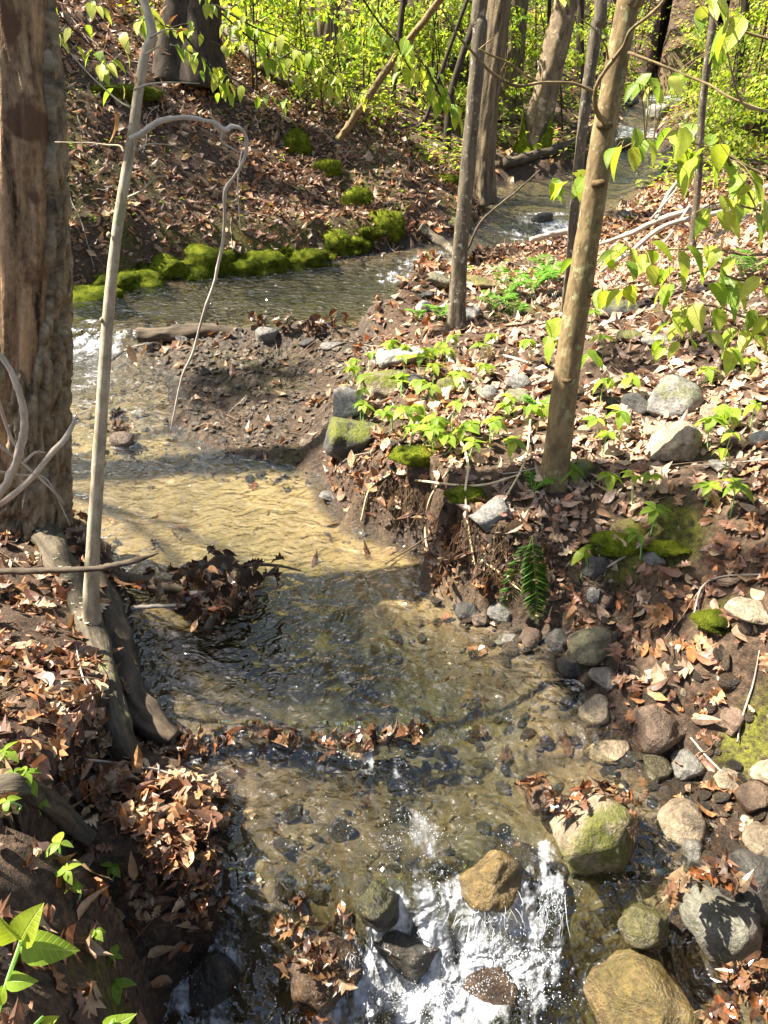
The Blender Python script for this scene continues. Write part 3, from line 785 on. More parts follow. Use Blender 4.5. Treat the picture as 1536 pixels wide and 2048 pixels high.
# gravel on the bar and pebbles on the bed
def ico(sub):
    bm = bmesh.new(); bmesh.ops.create_icosphere(bm, subdivisions=sub, radius=1.0)
    V = np.array([v.co[:] for v in bm.verts]); T = np.array([[v.index for v in f.verts] for f in bm.faces]); bm.free()
    return V, T
ICO1, ICO2, ICO3, ICO4 = ico(1), ico(2), ico(3), ico(4)
def stone_tmpl(seed, base=ICO1):
    r = np.random.default_rng(seed); V = base[0].copy()
    for _ in range(5):
        n = r.normal(size=3); n /= np.linalg.norm(n); c = r.uniform(.45, .8)
        q = V @ n; V = V - np.outer(np.maximum(q - c, 0), n)
    V = V * np.array([1, r.uniform(.6, .9), r.uniform(.3, .6)]) * (1 + .1 * r.normal(size=(len(V), 1)) * .5)
    return V * .5, base[1]
STONE = [stone_tmpl(k) for k in range(8)]
mbg = MB(); pebs = []
def pebble_field(n, gen, smin, smax, cols, mb, lift=.0):
    x, y = gen(n); z = gz(x, y)
    R = frames(gnorm(x, y) + RNG.normal(0, .3, (len(x), 3)), RNG.uniform(0, 6.28, len(x)))
    s = smin * (smax / smin) ** (RNG.uniform(0, 1, len(x)) ** 2.2)
    c = np.array(cols)[RNG.integers(0, len(cols), len(x))] * RNG.uniform(.7, 1.3, (len(x), 1))
    pos = np.stack([x, y, z + s * .12 + lift], 1); k = RNG.integers(0, 8, len(x))
    return pos, R, s, c, k
def in_blob(L, spread=1.05):
    def g(n):
        w = np.array([b[1] ** 2 for b in L]); idx = RNG.choice(len(L), n, p=w / w.sum())
        a = RNG.uniform(0, 6.28, n); r = np.sqrt(RNG.uniform(0, 1, n)) * spread
        cx = np.array([L[q][0][0] for q in idx]); cy = np.array([L[q][0][1] for q in idx]); rr = np.array([L[q][1] for q in idx])
        return cx + np.cos(a) * r * rr, cy + np.sin(a) * r * rr
    return g
GCOL = [(.12, .09, .06), (.18, .135, .085), (.075, .06, .045), (.23, .175, .11), (.14, .09, .055), (.28, .23, .16)]
BEDB = [(at_z(1000, 1400, -.1)[:2], .55), (at_z(900, 1620, -.12)[:2], .55), (at_z(1200, 1780, -.15)[:2], .5), (at_z(650, 1640, -.15)[:2], .3), (at_z(1350, 1600, -.02)[:2], .35), (at_z(1450, 1800, -.08)[:2], .35), (at_z(1450, 1500, .05)[:2], .25), (at_z(250, 780, .0)[:2], .6)]
SHOREB = [(at_z(1080, 1270, .04)[:2], .30), (at_z(1220, 1370, .05)[:2], .28), (at_z(1400, 1480, .04)[:2], .3), (at_z(1480, 1620, .0)[:2], .3), (at_z(720, 1000, .1)[:2], .22), (at_z(960, 1200, .05)[:2], .2)]
sets = [pebble_field(4200, in_blob(GRAVB), .008, .075, GCOL, mbg), pebble_field(900, in_blob(BEDB), .015, .11, [(.30, .2, .09), (.22, .15, .08), (.13, .10, .065), (.36, .25, .12)], mbg), pebble_field(420, in_blob(SHOREB), .015, .10, GCOL, mbg)]
POS, RR, SS, CC, KK = [np.concatenate([s[q] for s in sets]) for q in range(5)]
u, v, dep = to_px(POS[:, 0], POS[:, 1], POS[:, 2])
sc_ = np.where((u > 0) & (u < 1536) & (v > 0) & (v < 2048), SS / dep, 0)
big = np.zeros(len(SS), bool); big[np.argsort(-sc_)[:260]] = True
PM = {}
for q in np.where(big)[0]:
    ci = int(RNG.integers(0, 5)); key = (int(KK[q]), ci)
    if key not in PM:
        V, T = stone_tmpl(key[0], ICO2)
        n_ = len(V)
        PM[key] = new_mesh("pebble", V, T, M["rock"], np.tile(GCOL[ci], (n_, 1)), True, {"moss": np.zeros(n_), "wet": np.full(n_, .55)})
    leaf_obj("pebble", PM[key], ground, POS[q], RR[q], SS[q])
for q in range(8):
    k = (KK == q) & ~big
    bulk(mbg, STONE[q], POS[k], RR[k], SS[k], CC[k])
gmesh = mbg.mesh("gravel", M["rock"], False)
a_ = gmesh.attributes.new("wet", 'FLOAT', 'POINT'); a_.data.foreach_set("value", np.full(len(gmesh.vertices), .6, np.float32))
o = link("gravel", gmesh, ground); o["kind"] = "stuff"

# ------------------------------------------------------------------ rocks
RC = {'grey': (.24, .225, .195), 'tan': (.40, .31, .20), 'dark': (.085, .08, .068), 'yellow': (.26, .185, .075), 'white': (.38, .35, .29), 'brown': (.19, .125, .08), 'olive': (.20, .18, .10)}
def rock(box, colr, label, moss=0.0, wet=0.0, facets=6, cut=(.55, .85), tall=1.0, seed=0, sink=.27, group=None, mossdir=(0, 0, 1), flat=False, name="rock", z=None, drown=False):
    u0, v0, u1, v1 = box
    base = G((u0 + u1) / 2, v1 - .12 * (v1 - v0)) if z is None else at_z((u0 + u1) / 2, v1 - .12 * (v1 - v0), z)
    Wb = float(wlev(base.y))
    if z is None and not drown and base.z < Wb - .03: base = at_z((u0 + u1) / 2, v1 - .12 * (v1 - v0), Wb - .03)
    dep = depth_of(base)
    w = (u1 - u0) * dep / FPX; h = (v1 - v0) * dep / FPX
    sx = w / 2 * 1.06; el = math.atan2(CAMZ - base.z, base.y)
    sz = max(.22 * w, h / 2 / (math.cos(el) + .5 * math.sin(el))) * tall * 1.08
    if flat: sz *= .6
    sy = (sx + sz) / 2 * 1.05
    r = np.random.default_rng(seed * 13 + int(u0) * 7 + int(v0))
    big = (u1 - u0) > 75
    V, T = (ICO4 if big else ICO3); V = V.copy()
    for _ in range(facets + 3):
        n = r.normal(size=3); n[2] *= .8; n /= np.linalg.norm(n); c = r.uniform(*cut)
        V = V - np.outer(np.maximum(V @ n - c, 0) * .92, n)
    N0 = V / np.linalg.norm(V, axis=1, keepdims=True)
    s0 = r.uniform(0, 50)
    V = V * (1 + .13 * fbm(N0[:, 0] * 1.3 + s0, N0[:, 1] * 1.3, N0[:, 2] * 1.3, 3, 3) + .035 * fbm(N0[:, 0] * 5 + s0, N0[:, 1] * 5, N0[:, 2] * 5, 3, 4))[:, None][:, 0:1]
    V = V / np.abs(V).max(0)
    ang = r.uniform(-.3, .3); ca, sa = math.cos(ang), math.sin(ang)
    V = V * [sx, sy, sz]
    V = np.stack([V[:, 0] * ca + V[:, 2] * sa * .5, V[:, 1], V[:, 2] * ca - V[:, 0] * sa * .5], 1)
    nn = N0 @ (np.array(mossdir) / np.linalg.norm(mossdir))
    ms = np.clip(moss * 1.5 * sstep(.05, .55, nn + .25 * fbm(N0[:, 0] * 3 + s0, N0[:, 1] * 3, N0[:, 2] * 3, 2, 8)), 0, 1)
    wt = np.clip(wet + (.8 if wet > 0 else 0) * sstep(.0, -.35, V[:, 2] / sz), 0, 1)
    colv = np.tile(np.array(RC[colr]) * r.uniform(.85, 1.15), (len(V), 1))
    me = new_mesh(name, V, T, M["rock"], colv, True, {"moss": ms, "wet": wt})
    o = bpy.data.objects.new(name, me); C.objects.link(o)
    o.location = (base.x, base.y + sy * .55, base.z + sz * (1 - 2 * sink) * .9)
    tag(o, label, "rock", group)
    return o
ROCKS = [
 ((1103, 1600, 1280, 1768), 'tan', "large moss-sided boulder in the shallows with red-brown leaves heaped behind it", dict(moss=.62, wet=.35, mossdir=(.45, -.85, .15), facets=4, tall=1.05)),
 ((1357, 1755, 1530, 1928), 'grey', "big streaked grey boulder beside a pale twig in the lower shallows", dict(wet=.35, moss=.15, facets=3)),
 ((1320, 1608, 1420, 1692), 'tan', "tan rounded cobble just upstream of the streaked grey boulder", dict(wet=.4, facets=3)),
 ((1178, 1962, 1405, 2130), 'yellow', "wide wet ochre boulder cut off by the bottom edge", dict(wet=.75, facets=5, moss=.15)),
 ((1262, 1405, 1380, 1518), 'brown', "dark brown wedge-shaped rock at the water's edge under leaf litter", dict(wet=.45, facets=6)),
 ((1172, 1462, 1262, 1528), 'tan', "flat tan triangular rock touching the dark brown wedge rock", dict(wet=.55, facets=7, flat=True)),
 ((1140, 1250, 1242, 1338), 'olive', "smooth dark olive rock topping the waterline cobbles", dict(wet=.3, facets=3)),
 ((1160, 1392, 1222, 1452), 'tan', "small pale tilted rock above the flat tan rock", dict(facets=5)),
 ((1045, 1558, 1112, 1628), 'brown', "dark rounded stone wrapped in wet leaves in midstream", dict(wet=.8, facets=3)),
 ((912, 1722, 1050, 1815), 'yellow', "bright ochre wet rock at the lip of the cascade", dict(wet=.8, facets=5, z=-.1)),
 ((715, 1772, 805, 1855), 'dark', "dark wet mossy rock at the head of the cascade", dict(wet=.9, moss=.3, facets=5, z=-.12)),
 ((968, 1660, 1095, 1775), 'brown', "long brown slab just under the water beside the ochre rock", dict(wet=.9, flat=True, z=-.14)),
 ((920, 1500, 992, 1556), 'yellow', "yellowish stone under the water below the leaf dam", dict(wet=.8, flat=True, drown=True)),
 ((1340, 1508, 1412, 1562), 'grey', "small blocky grey rock below the dark brown wedge rock", dict(wet=.5, facets=8)),
 ((1282, 1512, 1346, 1560), 'olive', "wet olive stone left of the small blocky grey rock", dict(wet=.9, facets=4)),
 ((1358, 1685, 1412, 1735), 'grey', "small wet grey stone tucked below the tan rounded cobble", dict(wet=.6)),
 ((1425, 1530, 1505, 1588), 'tan', "tan flat-topped rock in the right-hand cobble shore", dict(facets=6, flat=True)),
 ((1506, 1525, 1590, 1580), 'tan', "pinkish tan stone at the right edge above the cobble shore", dict(facets=4)),
 ((1478, 1570, 1545, 1632), 'brown', "dark brown stone with wet leaves by the right edge", dict(wet=.5)),
 ((1492, 1650, 1575, 1735), 'tan', "rust-tan rounded rock half out of the right edge", dict(wet=.3, facets=3)),
 ((1455, 1715, 1590, 1850), 'dark', "dark slab leaning behind the streaked grey boulder", dict(wet=.5, facets=7)),
 ((1436, 1415, 1494, 1480), 'brown', "dull brown rock in leaf litter beside a bare twig", dict(facets=4)),
 ((1238, 1815, 1355, 1895), 'olive', "olive-brown wet rock between the mossy and ochre boulders", dict(wet=.8, moss=.3, facets=4)),
 ((735, 1850, 905, 1965), 'dark', "dark rock behind the falling water of the cascade", dict(wet=1., facets=5, z=-.30)),
 ((925, 1950, 1052, 2040), 'brown', "brown rock nearly drowned in white foam", dict(wet=1., facets=4, z=-.36)),
 ((560, 1885, 722, 2020), 'brown', "wet rock draped with brown leaves where the water spills", dict(wet=1., facets=4, z=-.33)),
 ((375, 1920, 488, 2020), 'dark', "dark wet rock under the left bank with a thin spill of water", dict(wet=1., facets=4, z=-.32)),
 ((1083, 1258, 1152, 1310), 'dark', "dark wet cobble left of the smooth olive rock", dict(wet=.6)),
 ((1118, 1312, 1184, 1360), 'dark', "dark wet stone in front of the smooth olive rock", dict(wet=.8)),
 ((1180, 1332, 1244, 1388), 'grey', "grey wet cobble below the smooth olive rock", dict(wet=.6)),
 ((988, 1260, 1042, 1292), 'grey', "small flat grey stone lapped by water at the far end of the cobbles", dict(wet=.5, flat=True)),
 ((1040, 1252, 1086, 1302), 'brown', "brown upright cobble in the waterline row", dict(wet=.4)),
 ((975, 1212, 1038, 1262), 'grey', "grey block cobble just below the hanging roots", dict(wet=.3)),
 ((943, 1222, 976, 1256), 'brown', "little brown cobble beside the grey block cobble", dict(wet=.4)),
 ((912, 1204, 962, 1242), 'dark', "dark low cobble at the corner of the undercut bank", dict(wet=.6)),
 ((1195, 1183, 1230, 1220), 'brown', "reddish brown stone perched above the waterline cobbles", dict()),
 ((1174, 1168, 1202, 1212), 'grey', "narrow grey stone leaning on the reddish brown stone", dict()),
 ((1140, 1182, 1172, 1202), 'dark', "small dark flat stone in the shaded bank", dict()),
 ((1163, 1108, 1218, 1162), 'dark', "dark rock set in the shaded bank below the moss", dict(facets=7)),
 ((1288, 1100, 1332, 1138), 'grey', "small grey stone embedded in the shaded moss patch", dict()),
 ((1285, 752, 1407, 842), 'grey', "large pale-faced boulder in the sunny leaf litter", dict(facets=7, moss=.35, tall=1.1)),
 ((1303, 838, 1422, 932), 'tan', "large angular boulder in front of the pale-faced boulder", dict(facets=9, cut=(.4, .75), tall=1.1)),
 ((1238, 780, 1302, 838), 'dark', "dark boulder left of the pale-faced boulder", dict(facets=5)),
 ((1140, 914, 1197, 962), 'olive', "mossy dark stone tucked against the foot of the brown tree", dict(moss=.5, facets=3)),
 ((1288, 840, 1342, 884), 'tan', "pale low stone behind the angular boulder", dict(facets=4)),
 ((1398, 808, 1452, 848), 'tan', "round tan stone right of the pale-faced boulder", dict(facets=3)),
 ((1418, 912, 1484, 948), 'white', "low pale stone in leaves right of the angular boulder", dict(flat=True)),
 ((1503, 858, 1560, 894), 'white', "pale stone by the right edge in the sunny litter", dict()),
 ((1448, 858, 1494, 894), 'brown', "brown stone between the pale stones of the sunny litter", dict()),
 ((1213, 738, 1262, 772), 'tan', "tan low stone upslope of the dark boulder", dict(flat=True)),
 ((1213, 793, 1246, 818), 'dark', "small dark stone beside the dark boulder", dict()),
 ((1015, 743, 1064, 788), 'grey', "grey angular stone left of the brown tree trunk", dict(facets=8)),
 ((1003, 775, 1062, 818), 'olive', "olive stone in front of the grey angular stone", dict(facets=6)),
 ((953, 763, 998, 808), 'grey', "upright grey stone beside a pale root", dict()),
 ((873, 752, 917, 792), 'olive', "small mossy stone among herbs above the bank", dict(moss=.7)),
 ((793, 743, 858, 788), 'dark', "dark triangular stone behind the herbs", dict(facets=8)),
 ((698, 728, 832, 800), 'tan', "broad stone capped with golden moss", dict(moss=.85, facets=4)),
 ((738, 682, 852, 742), 'white', "broad pale boulder shaded by herb leaves near the gravel bar", dict(facets=3)),
 ((660, 768, 726, 852), 'white', "whitish upright boulder at the edge of the gravel bar", dict(facets=3, tall=1.15)),
 ((645, 818, 765, 915), 'dark', "dark rock with a thick green moss cap overhanging the gravel", dict(moss=1., facets=4, tall=1.1)),
 ((938, 1003, 1012, 1082), 'grey', "pale wedge stone sticking out of the undercut bank", dict(facets=9, cut=(.4, .7))),
 ((1455, 1200, 1580, 1258), 'tan', "smooth tan stone at the right edge by the moss", dict(flat=True, facets=3)),
 ((1226, 648, 1300, 690), 'olive', "flat mossy slab in the litter beyond the brown tree", dict(moss=.6, flat=True)),
 ((1288, 655, 1365, 698), 'white', "flat pale slab next to the mossy slab", dict(flat=True, moss=.2)),
 ((1208, 588, 1292, 642), 'dark', "dark boulder behind the hanging leaves", dict(moss=.3)),
 ((848, 543, 908, 582), 'olive', "smooth olive stone at the outer bend of the stream", dict(wet=.3, facets=3)),
 ((908, 545, 994, 578), 'yellow', "low stone with orange moss by the lichen-spotted tree", dict(moss=.4, flat=True)),
 ((826, 574, 884, 598), 'dark', "dark wet stone with leaves at the bend", dict(wet=.6, flat=True)),
 ((1062, 424, 1108, 448), 'dark', "dark stone parting the riffle of the far stream", dict(wet=.7)),
 ((1275, 358, 1312, 380), 'olive', "mossy stone in the far sandy pool", dict(wet=.3, moss=.7)),
 ((1232, 418, 1268, 444), 'dark', "dark round stone at the edge of the far pool", dict(wet=.5)),
 ((1288, 424, 1334, 446), 'dark', "low dark stone right of the far pool", dict(wet=.4, flat=True)),
 ((928, 610, 962, 645), 'grey', "grey upright stone by the lichen-spotted tree", dict()),
 ((832, 598, 862, 628), 'white', "small white stone at the corner of the upper pool", dict()),
 ((508, 650, 556, 690), 'grey', "blocky grey stone in the line of the log dam", dict(wet=.3, facets=8)),
 ((342, 666, 384, 694), 'dark', "dark wet stone under the log dam", dict(wet=.8)),
 ((596, 668, 640, 694), 'dark', "dark flat stone below the leafy dam end", dict(wet=.5, flat=True)),
 ((640, 676, 690, 704), 'grey', "grey flat stone at the top of the gravel bar", dict(wet=.3, flat=True)),
 ((218, 852, 268, 900), 'brown', "leaf-plastered stone standing in the left riffle", dict(wet=.6)),
 ((260, 818, 290, 838), 'white', "small white stone in the left riffle", dict(wet=.3)),
 ((876, 418, 944, 472), 'olive', "large mossy rock at the foot of the lichen-spotted tree", dict(moss=1.)),
 ((952, 352, 994, 402), 'olive', "mossy rock behind the ridged trunk at the far pool", dict(moss=.9)),
 ((1232, 268, 1270, 300), 'olive', "mossy rock beside the little falls of the far stream", dict(moss=.8, wet=.3)),
 ((1296, 205, 1345, 245), 'white', "pale boulder beside the highest falls", dict(wet=.2)),
 ((1240, 190, 1280, 215), 'dark', "dark boulder left of the highest falls", dict(wet=.3)),
 ((638, 976, 690, 1005), 'grey', "small flat grey stone at the waterline below the moss-capped rock", dict(wet=.3, flat=True)),
]
for k, (b, c_, lab, kw) in enumerate(ROCKS): rock(b, c_, lab, seed=k, **kw)

# ------------------------------------------------------------------ trees
GCOLS = np.array([(.40, .50, .04), (.30, .44, .035), (.48, .54, .06), (.22, .36, .03), (.54, .56, .10)])
def green_cols(n, rng=RNG, gain=1.0):
    return GCOLS[rng.integers(0, len(GCOLS), n)] * rng.uniform(.8, 1.2, (n, 1)) * gain
GL = {}
def green_leaf_mesh(kind, ci, nm="leaf"):
    if (kind, ci) not in GL:
        V, T = GREEN[kind]
        GL[kind, ci] = new_mesh(nm, V, T, M["leaf_big"], np.tile(GCOLS[ci], (len(V), 1)), True)
    return GL[kind, ci]
def hang_leaf(parent, p, size, rng=rnd, droop=1.0, name="leaf"):
    """one drooping leaf as an object of its own, hung by its base from p"""
    a = rng.uniform(0, 6.283)
    d = np.array([[math.cos(a) * .75, math.sin(a) * .75 - .25, -droop * rng.uniform(.5, 1.1)]])
    R = dir_frames(d, np.array([rng.uniform(-.6, .6)]))[0]
    return leaf_obj(name, green_leaf_mesh(rng.randrange(4), rng.randrange(5)), parent, p, R, size)
def crown_cloud(mb, c, rad, n, size, rng, gain=1.0, clumps=None):
    """leaf clumps spread through an ellipsoid, thicker outside, with gaps"""
    c = np.array(c); rad = np.array(rad)
    k = clumps or max(10, n // 60)
    cc = rng.normal(size=(k, 3)); cc /= np.linalg.norm(cc, axis=1, keepdims=True); cc *= rng.uniform(.35, 1.0, (k, 1)) ** .6
    w = rng.uniform(.3, 1.6, k); idx = rng.choice(k, n, p=w / w.sum())
    off = rng.normal(0, .20, (n, 3)) * np.array([1, 1, .45])
    p = c + (cc[idx] + off) * rad
    d = rng.normal(size=(n, 3)) * [1, 1, .5] + [0, 0, -.5]
    R = dir_frames(d, rng.uniform(-1, 1, n))
    bulk(mb, FARLEAF, p, R, size * rng.uniform(.6, 1.3, n), green_cols(n, rng, gain) * (.8 + .35 * rng.uniform(0, 1, (k, 1))[idx]))
    return [c + q * rad for q in cc]
WHITE = (1, 1, 1)
def extend(pts, h, jitter=.25, step=1.6, lean=None):
    """carry a trunk on upwards, out of the picture, to height h"""
    P = [Vector(p) for p in pts]
    d = (P[-1] - P[-2]).normalized()
    d = (d * .6 + Vector((0, 0, .8))).normalized() if lean is None else lean
    while P[-1].z < h:
        P.append(P[-1] + d * step + Vector((rnd.uniform(-1, 1), rnd.uniform(-1, 1), 0)) * jitter)
    return P
def tree(name, label, matname, pix, yb, radii_px, group=None, top=9.0, sides=20, rough=.06, ridge=0, flare=.35, crown=None, ylean=0.0, limbs=3, seed=1, mossy=0, segs=None, bend=0, cat="tree"):
    """pix: trunk axis in photo pixels from base up; yb: distance of the base (None: where the ground is seen); radii_px: half widths in photo px"""
    base = G(*pix[0]) if yb is None else None
    y0 = base.y if yb is None else yb
    P = []
    for k, (u, v) in enumerate(pix):
        P.append(at_y(u, v, y0 + ylean * k))
    sc0 = depth_of(P[0]) / FPX
    R = [r * depth_of(p) / FPX for r, p in zip(radii_px, P)]
    zb = float(gz(P[0].x, P[0].y))
    P[0].z = zb - .06
    t = thing(name, label, cat, (P[0].x, P[0].y, zb), group)
    nvis = len(P)
    if top and top > P[-1].z:
        P2 = extend(P, top); R = R + [R[-1] * (1 - .75 * (q + 1) / (len(P2) - nvis)) for q in range(len(P2) - nvis)]
        P = P2
    mb = MB()
    colf = None
    if mossy:
        def colf(V, bk):
            h = V[:, 2] - zb
            return np.ones((len(V), 3))
    tube(mb, P, R, sides, segs or max(30, len(P) * 14), rough, 8, ridge, WHITE, seed, True, flare, None, bend)
    me = mb.mesh("trunk", M[matname])
    tr = link("trunk", me, t)
    rng = np.random.default_rng(seed * 31 + 5)
    if crown:
        (n, size, rad) = crown
        lb = MB(); cb = MB()
        top_p = np.array(P[-1])
        cents = crown_cloud(cb, top_p + np.array([0, 0, -.2 * rad]), (rad, rad, rad * .75), n, size, rng, .9)
        for q in range(limbs):
            a = P[max(nvis, len(P) - 2 - q % 3) - 1] if len(P) > nvis else P[-1]
            e = cents[q % len(cents)]
            mid = (np.array(a) + e) / 2 + rng.normal(0, .2, 3)
            tube(lb, [tuple(a), tuple(mid), tuple(e)], [R[-1] * .9 + .012, R[-1] * .5 + .01, .006], 6, 10, col=WHITE, seed=q)
        link("limb", lb.mesh("limb", M[matname]), t)
        link("crown", cb.mesh("crown", M["leaf_green"]), t)
    return t, P, R
def moss_skirt(t, P, R, h, seed=0, side=None):
    """moss sleeve on the foot of a trunk, uneven upper edge"""
    mb = MB()
    n, s = 16, 22
    r = np.random.default_rng(seed)
    V = []
    for a in range(n):
        f = a / (n - 1)
        for b in range(s):
            th = b / s * 2 * math.pi
            hh = h * f * (.55 + .45 * math.sin(th * 2 + seed) * .8)
            k = min(len(P) - 2, 0)
            z0 = P[0].z + .03; q = hh / max(1e-6, (P[1].z - P[0].z)); q = min(q, .98)
            c = P[0].lerp(P[1], q); rad = (R[0] * (1 - q) + R[1] * q) * (1 + .35 * math.exp(-hh / (6 * R[0])) * (.65 + .5)) + .018 * (1 - f) + .004 + .012 * float(vnoise(th * 3, hh * 14, seed))
            V.append((c.x + math.cos(th) * rad, c.y + math.sin(th) * rad, z0 + hh))
    Q = [(a * s + b, a * s + (b + 1) % s, (a + 1) * s + (b + 1) % s, (a + 1) * s + b) for a in range(n - 1) for b in range(s)]
    mb.add(V, None, Q, (1, 1, 1))
    link("moss_sleeve", mb.mesh("moss_sleeve", M["moss"]), next(c for c in t.children if c.name.startswith("trunk")))

# --- the big snag at the left edge: bare wood with strips of old bark
snag_y = G(75, 1062).y
sn = [at_y(42, 1075, snag_y), at_y(48, 950, snag_y), at_y(52, 750, snag_y), at_y(52, 500, snag_y), at_y(44, 250, snag_y + .03), at_y(26, 60, snag_y + .05), at_y(12, -60, snag_y + .06), at_y(-30, -400, snag_y + .1), at_y(-60, -900, snag_y + .12)]
kk = depth_of(sn[2]) / FPX
snR = [66 * kk, 60 * kk, 57 * kk, 54 * kk, 50 * kk, 49 * kk, 50 * kk, 50 * kk, 46 * kk]
t = thing("dead_snag", "thick dead trunk at the left edge, bark peeled to orange-brown wood", "tree", (sn[0].x, sn[0].y, float(gz(sn[0].x, sn[0].y))))
mb = MB(); SNP = tube(mb, sn, snR, 64, 260, .05, 6, .26, WHITE, 3, True, .25)
link("bare_wood", mb.mesh("bare_wood", M["wood_bare"]), t)
# bark shell: a thick sheet around the trunk with a ragged torn opening facing the camera
def bark_shell(t, pts, radii, cover, thick, seed):
    n, s = 300, 140
    P = spline(pts, n); R = np.interp(np.linspace(0, 1, n), np.linspace(0, 1, len(radii)), radii)
    th = np.linspace(-math.pi, math.pi, s, endpoint=False)       # 0 = towards the camera (-Y)
    A, Zf = np.meshgrid(th, np.linspace(0, 1, n))
    Z_ = P[:, 2][:, None] + 0 * A
    warp = .35 * fbm(A * 2, Z_ * 5, 0, 2, seed + 4)
    crk = np.abs(vnoise(A * 9 + warp * 4, Z_ * 7, 0, seed + 2)); crk = sstep(.0, .4, crk)
    rg = thick * (.25 + .8 * crk) + .006 * fbm(A * 14, Z_ * 22, 0, 3, seed)
    c = cover(A, Z_)
    rg = R[:, None] * 1.06 + rg * c - .10 * R[:, None] * (1 - c)
    fl = .25 * np.exp(-(Zf * np.linalg.norm(np.diff(P, axis=0), axis=1).sum()) / (6 * R[0])); rg = rg * (1 + fl * (.65 + .5 * np.sin((A + math.pi / 2) * 5 + 3)))
    V = np.stack([P[:, 0][:, None] + rg * np.sin(A), P[:, 1][:, None] - rg * np.cos(A), Z_], -1).reshape(-1, 3)
    i, j = np.meshgrid(np.arange(n - 1), np.arange(s), indexing='ij'); j2 = (j + 1) % s
    Q = np.stack([i * s + j, i * s + j2, (i + 1) * s + j2, (i + 1) * s + j], -1).reshape(-1, 4)
    mb = MB(); bk = np.stack([np.sin(A) * R[:, None], np.cos(A) * R[:, None], Z_], -1).reshape(-1, 3)
    mb.add(V, None, Q, WHITE, bk)
    return link("bark_shell", mb.mesh("bark_shell", M["bark_snag"]), next(c for c in t.children if c.name.startswith("bare_wood")))
def snag_cover(A, Z):
    """1 where bark is left, 0 where the wood is bare; ragged edges"""
    lo = np.interp(Z, [.2, .7, .95, 1.2, 1.5, 2.2, 3.5], [-.1, -.35, -.85, -1.0, -.95, -1.25, -1.6]) + .20 * fbm(Z * 6, 1.5, 0, 4, 71)
    hi = np.interp(Z, [.2, .7, .95, 1.1, 1.35, 1.7, 2.0, 2.2, 3.5], [-.3, -.1, .5, .75, 1.0, 1.05, 1.25, 1.9, 2.0]) + .18 * fbm(Z * 7, 4.5, 0, 4, 72)
    hole = sstep(-.03, .03, A - lo) * sstep(.03, -.03, A - hi)
    plate = np.hypot((A + .5) / .34, (Z - 1.0) / .13) + .4 * fbm(A * 4, Z * 10, 0, 3, 75)
    plate2 = np.hypot((A - .1) / .25, (Z - .86) / .14) + .4 * fbm(A * 4, Z * 10, 0, 3, 76)
    return np.maximum(1 - hole, np.maximum(sstep(1.06, .94, plate), sstep(1.06, .94, plate2)))
bark_shell(t, sn, snR, snag_cover, .034, 9)

# --- pale sapling in front of it with the long bent dead branch
sp_base = G(183, 1262)
sy = sp_base.y
sap_px = [(184, 1275), (182, 1180), (190, 1030), (203, 830), (215, 650), (232, 480), (250, 360), (266, 265), (276, 190), (290, 110), (304, 72), (296, 30), (284, -20), (262, -180), (250, -420)]
sap_r = [17, 14, 13, 12, 11.5, 10.5, 10.5, 10.5, 9.5, 9.5, 10.5, 8.5, 8, 7.5, 6]
P = [at_y(u, v, sy + .01 * k) for k, (u, v) in enumerate(sap_px)]
R = [r * depth_of(p) / FPX for r, p in zip(sap_r, P)]
t = thing("pale_sapling", "slender pale-barked sapling with a long drooping dead branch by the near water", "tree", sp_base)
P2 = extend(P, 5.5, .12, .7); R2 = R + [R[-1] * (1 - .8 * (q + 1) / (len(P2) - len(P))) for q in range(len(P2) - len(P))]
mb = MB(); tube(mb, P2, R2, 16, 160, .05, 5, 0, WHITE, 2, True, .35)
for (u, v, s) in ((192, 1015, 1), (214, 640, -1), (262, 300, 1), (228, 470, -1), (205, 905, 1), (199, 860, 1), (197, 930, 1)):
    c = at_y(u + 10 * s, v, sy + .03); mb.add(np.array(ICO1[0]) * [.008, .010, .010] + np.array(c), ICO1[1], None, (.7, .66, .6))
link("trunk", mb.mesh("trunk", M["bark_pale"]), t)
bp = [(262, 280), (290, 262), (322, 243), (368, 233), (405, 240), (432, 248), (450, 262), (464, 254), (484, 258), (493, 280), (489, 315), (470, 350), (451, 382), (447, 430), (445, 480), (437, 530), (430, 565), (412, 610), (398, 655), (384, 705), (368, 750), (352, 800), (338, 868)]
br = [7, 5.5, 5, 5, 5, 4.5, 4.5, 4, 4, 4.5, 4, 3.8, 3.6, 3.3, 3.2, 3.2, 3.1, 3, 2.6, 2.5, 2.4, 2, 1.2]
def pixtube(mb, pts, rad_px, y, dy=0.0, sides=7, seed=0, col=WHITE, n=None, rough=.08):
    P = [at_y(u, v, y + dy * k / max(1, len(pts) - 1)) for k, (u, v) in enumerate(pts)]
    R = [r * depth_of(p) / FPX for r, p in zip(rad_px, P)]
    return tube(mb, P, R, sides, n or len(pts) * 4, rough, 6, 0, col, seed)
mb = MB(); pixtube(mb, [(u + rnd.uniform(-2, 2), v + rnd.uniform(-2, 2)) for u, v in bp], [r * rnd.uniform(.8, 1.2) for r in br], sy, .25, 9, 4, rough=.22, n=130)
pixtube(mb, [(449, 262), (444, 283), (480, 306)], [4, 3, 1.2], sy + .1)
for (a, b) in (((398, 236), (400, 228)), ((310, 250), (315, 226)), ((430, 246), (426, 236)), ((464, 256), (460, 246)), ((362, 234), (330, 246))):
    pixtube(mb, [a, ((a[0] + b[0]) / 2 + 1, (a[1] + b[1]) / 2), b], [2, 1.6, .8], sy + .08)
pixtube(mb, [(484, 300), (476, 360), (477, 405), (482, 470)], [1.8, 1.6, 1.3, .6], sy + .2)
link("drooping_branch", mb.mesh("drooping_branch", M["wood_grey"]), t)
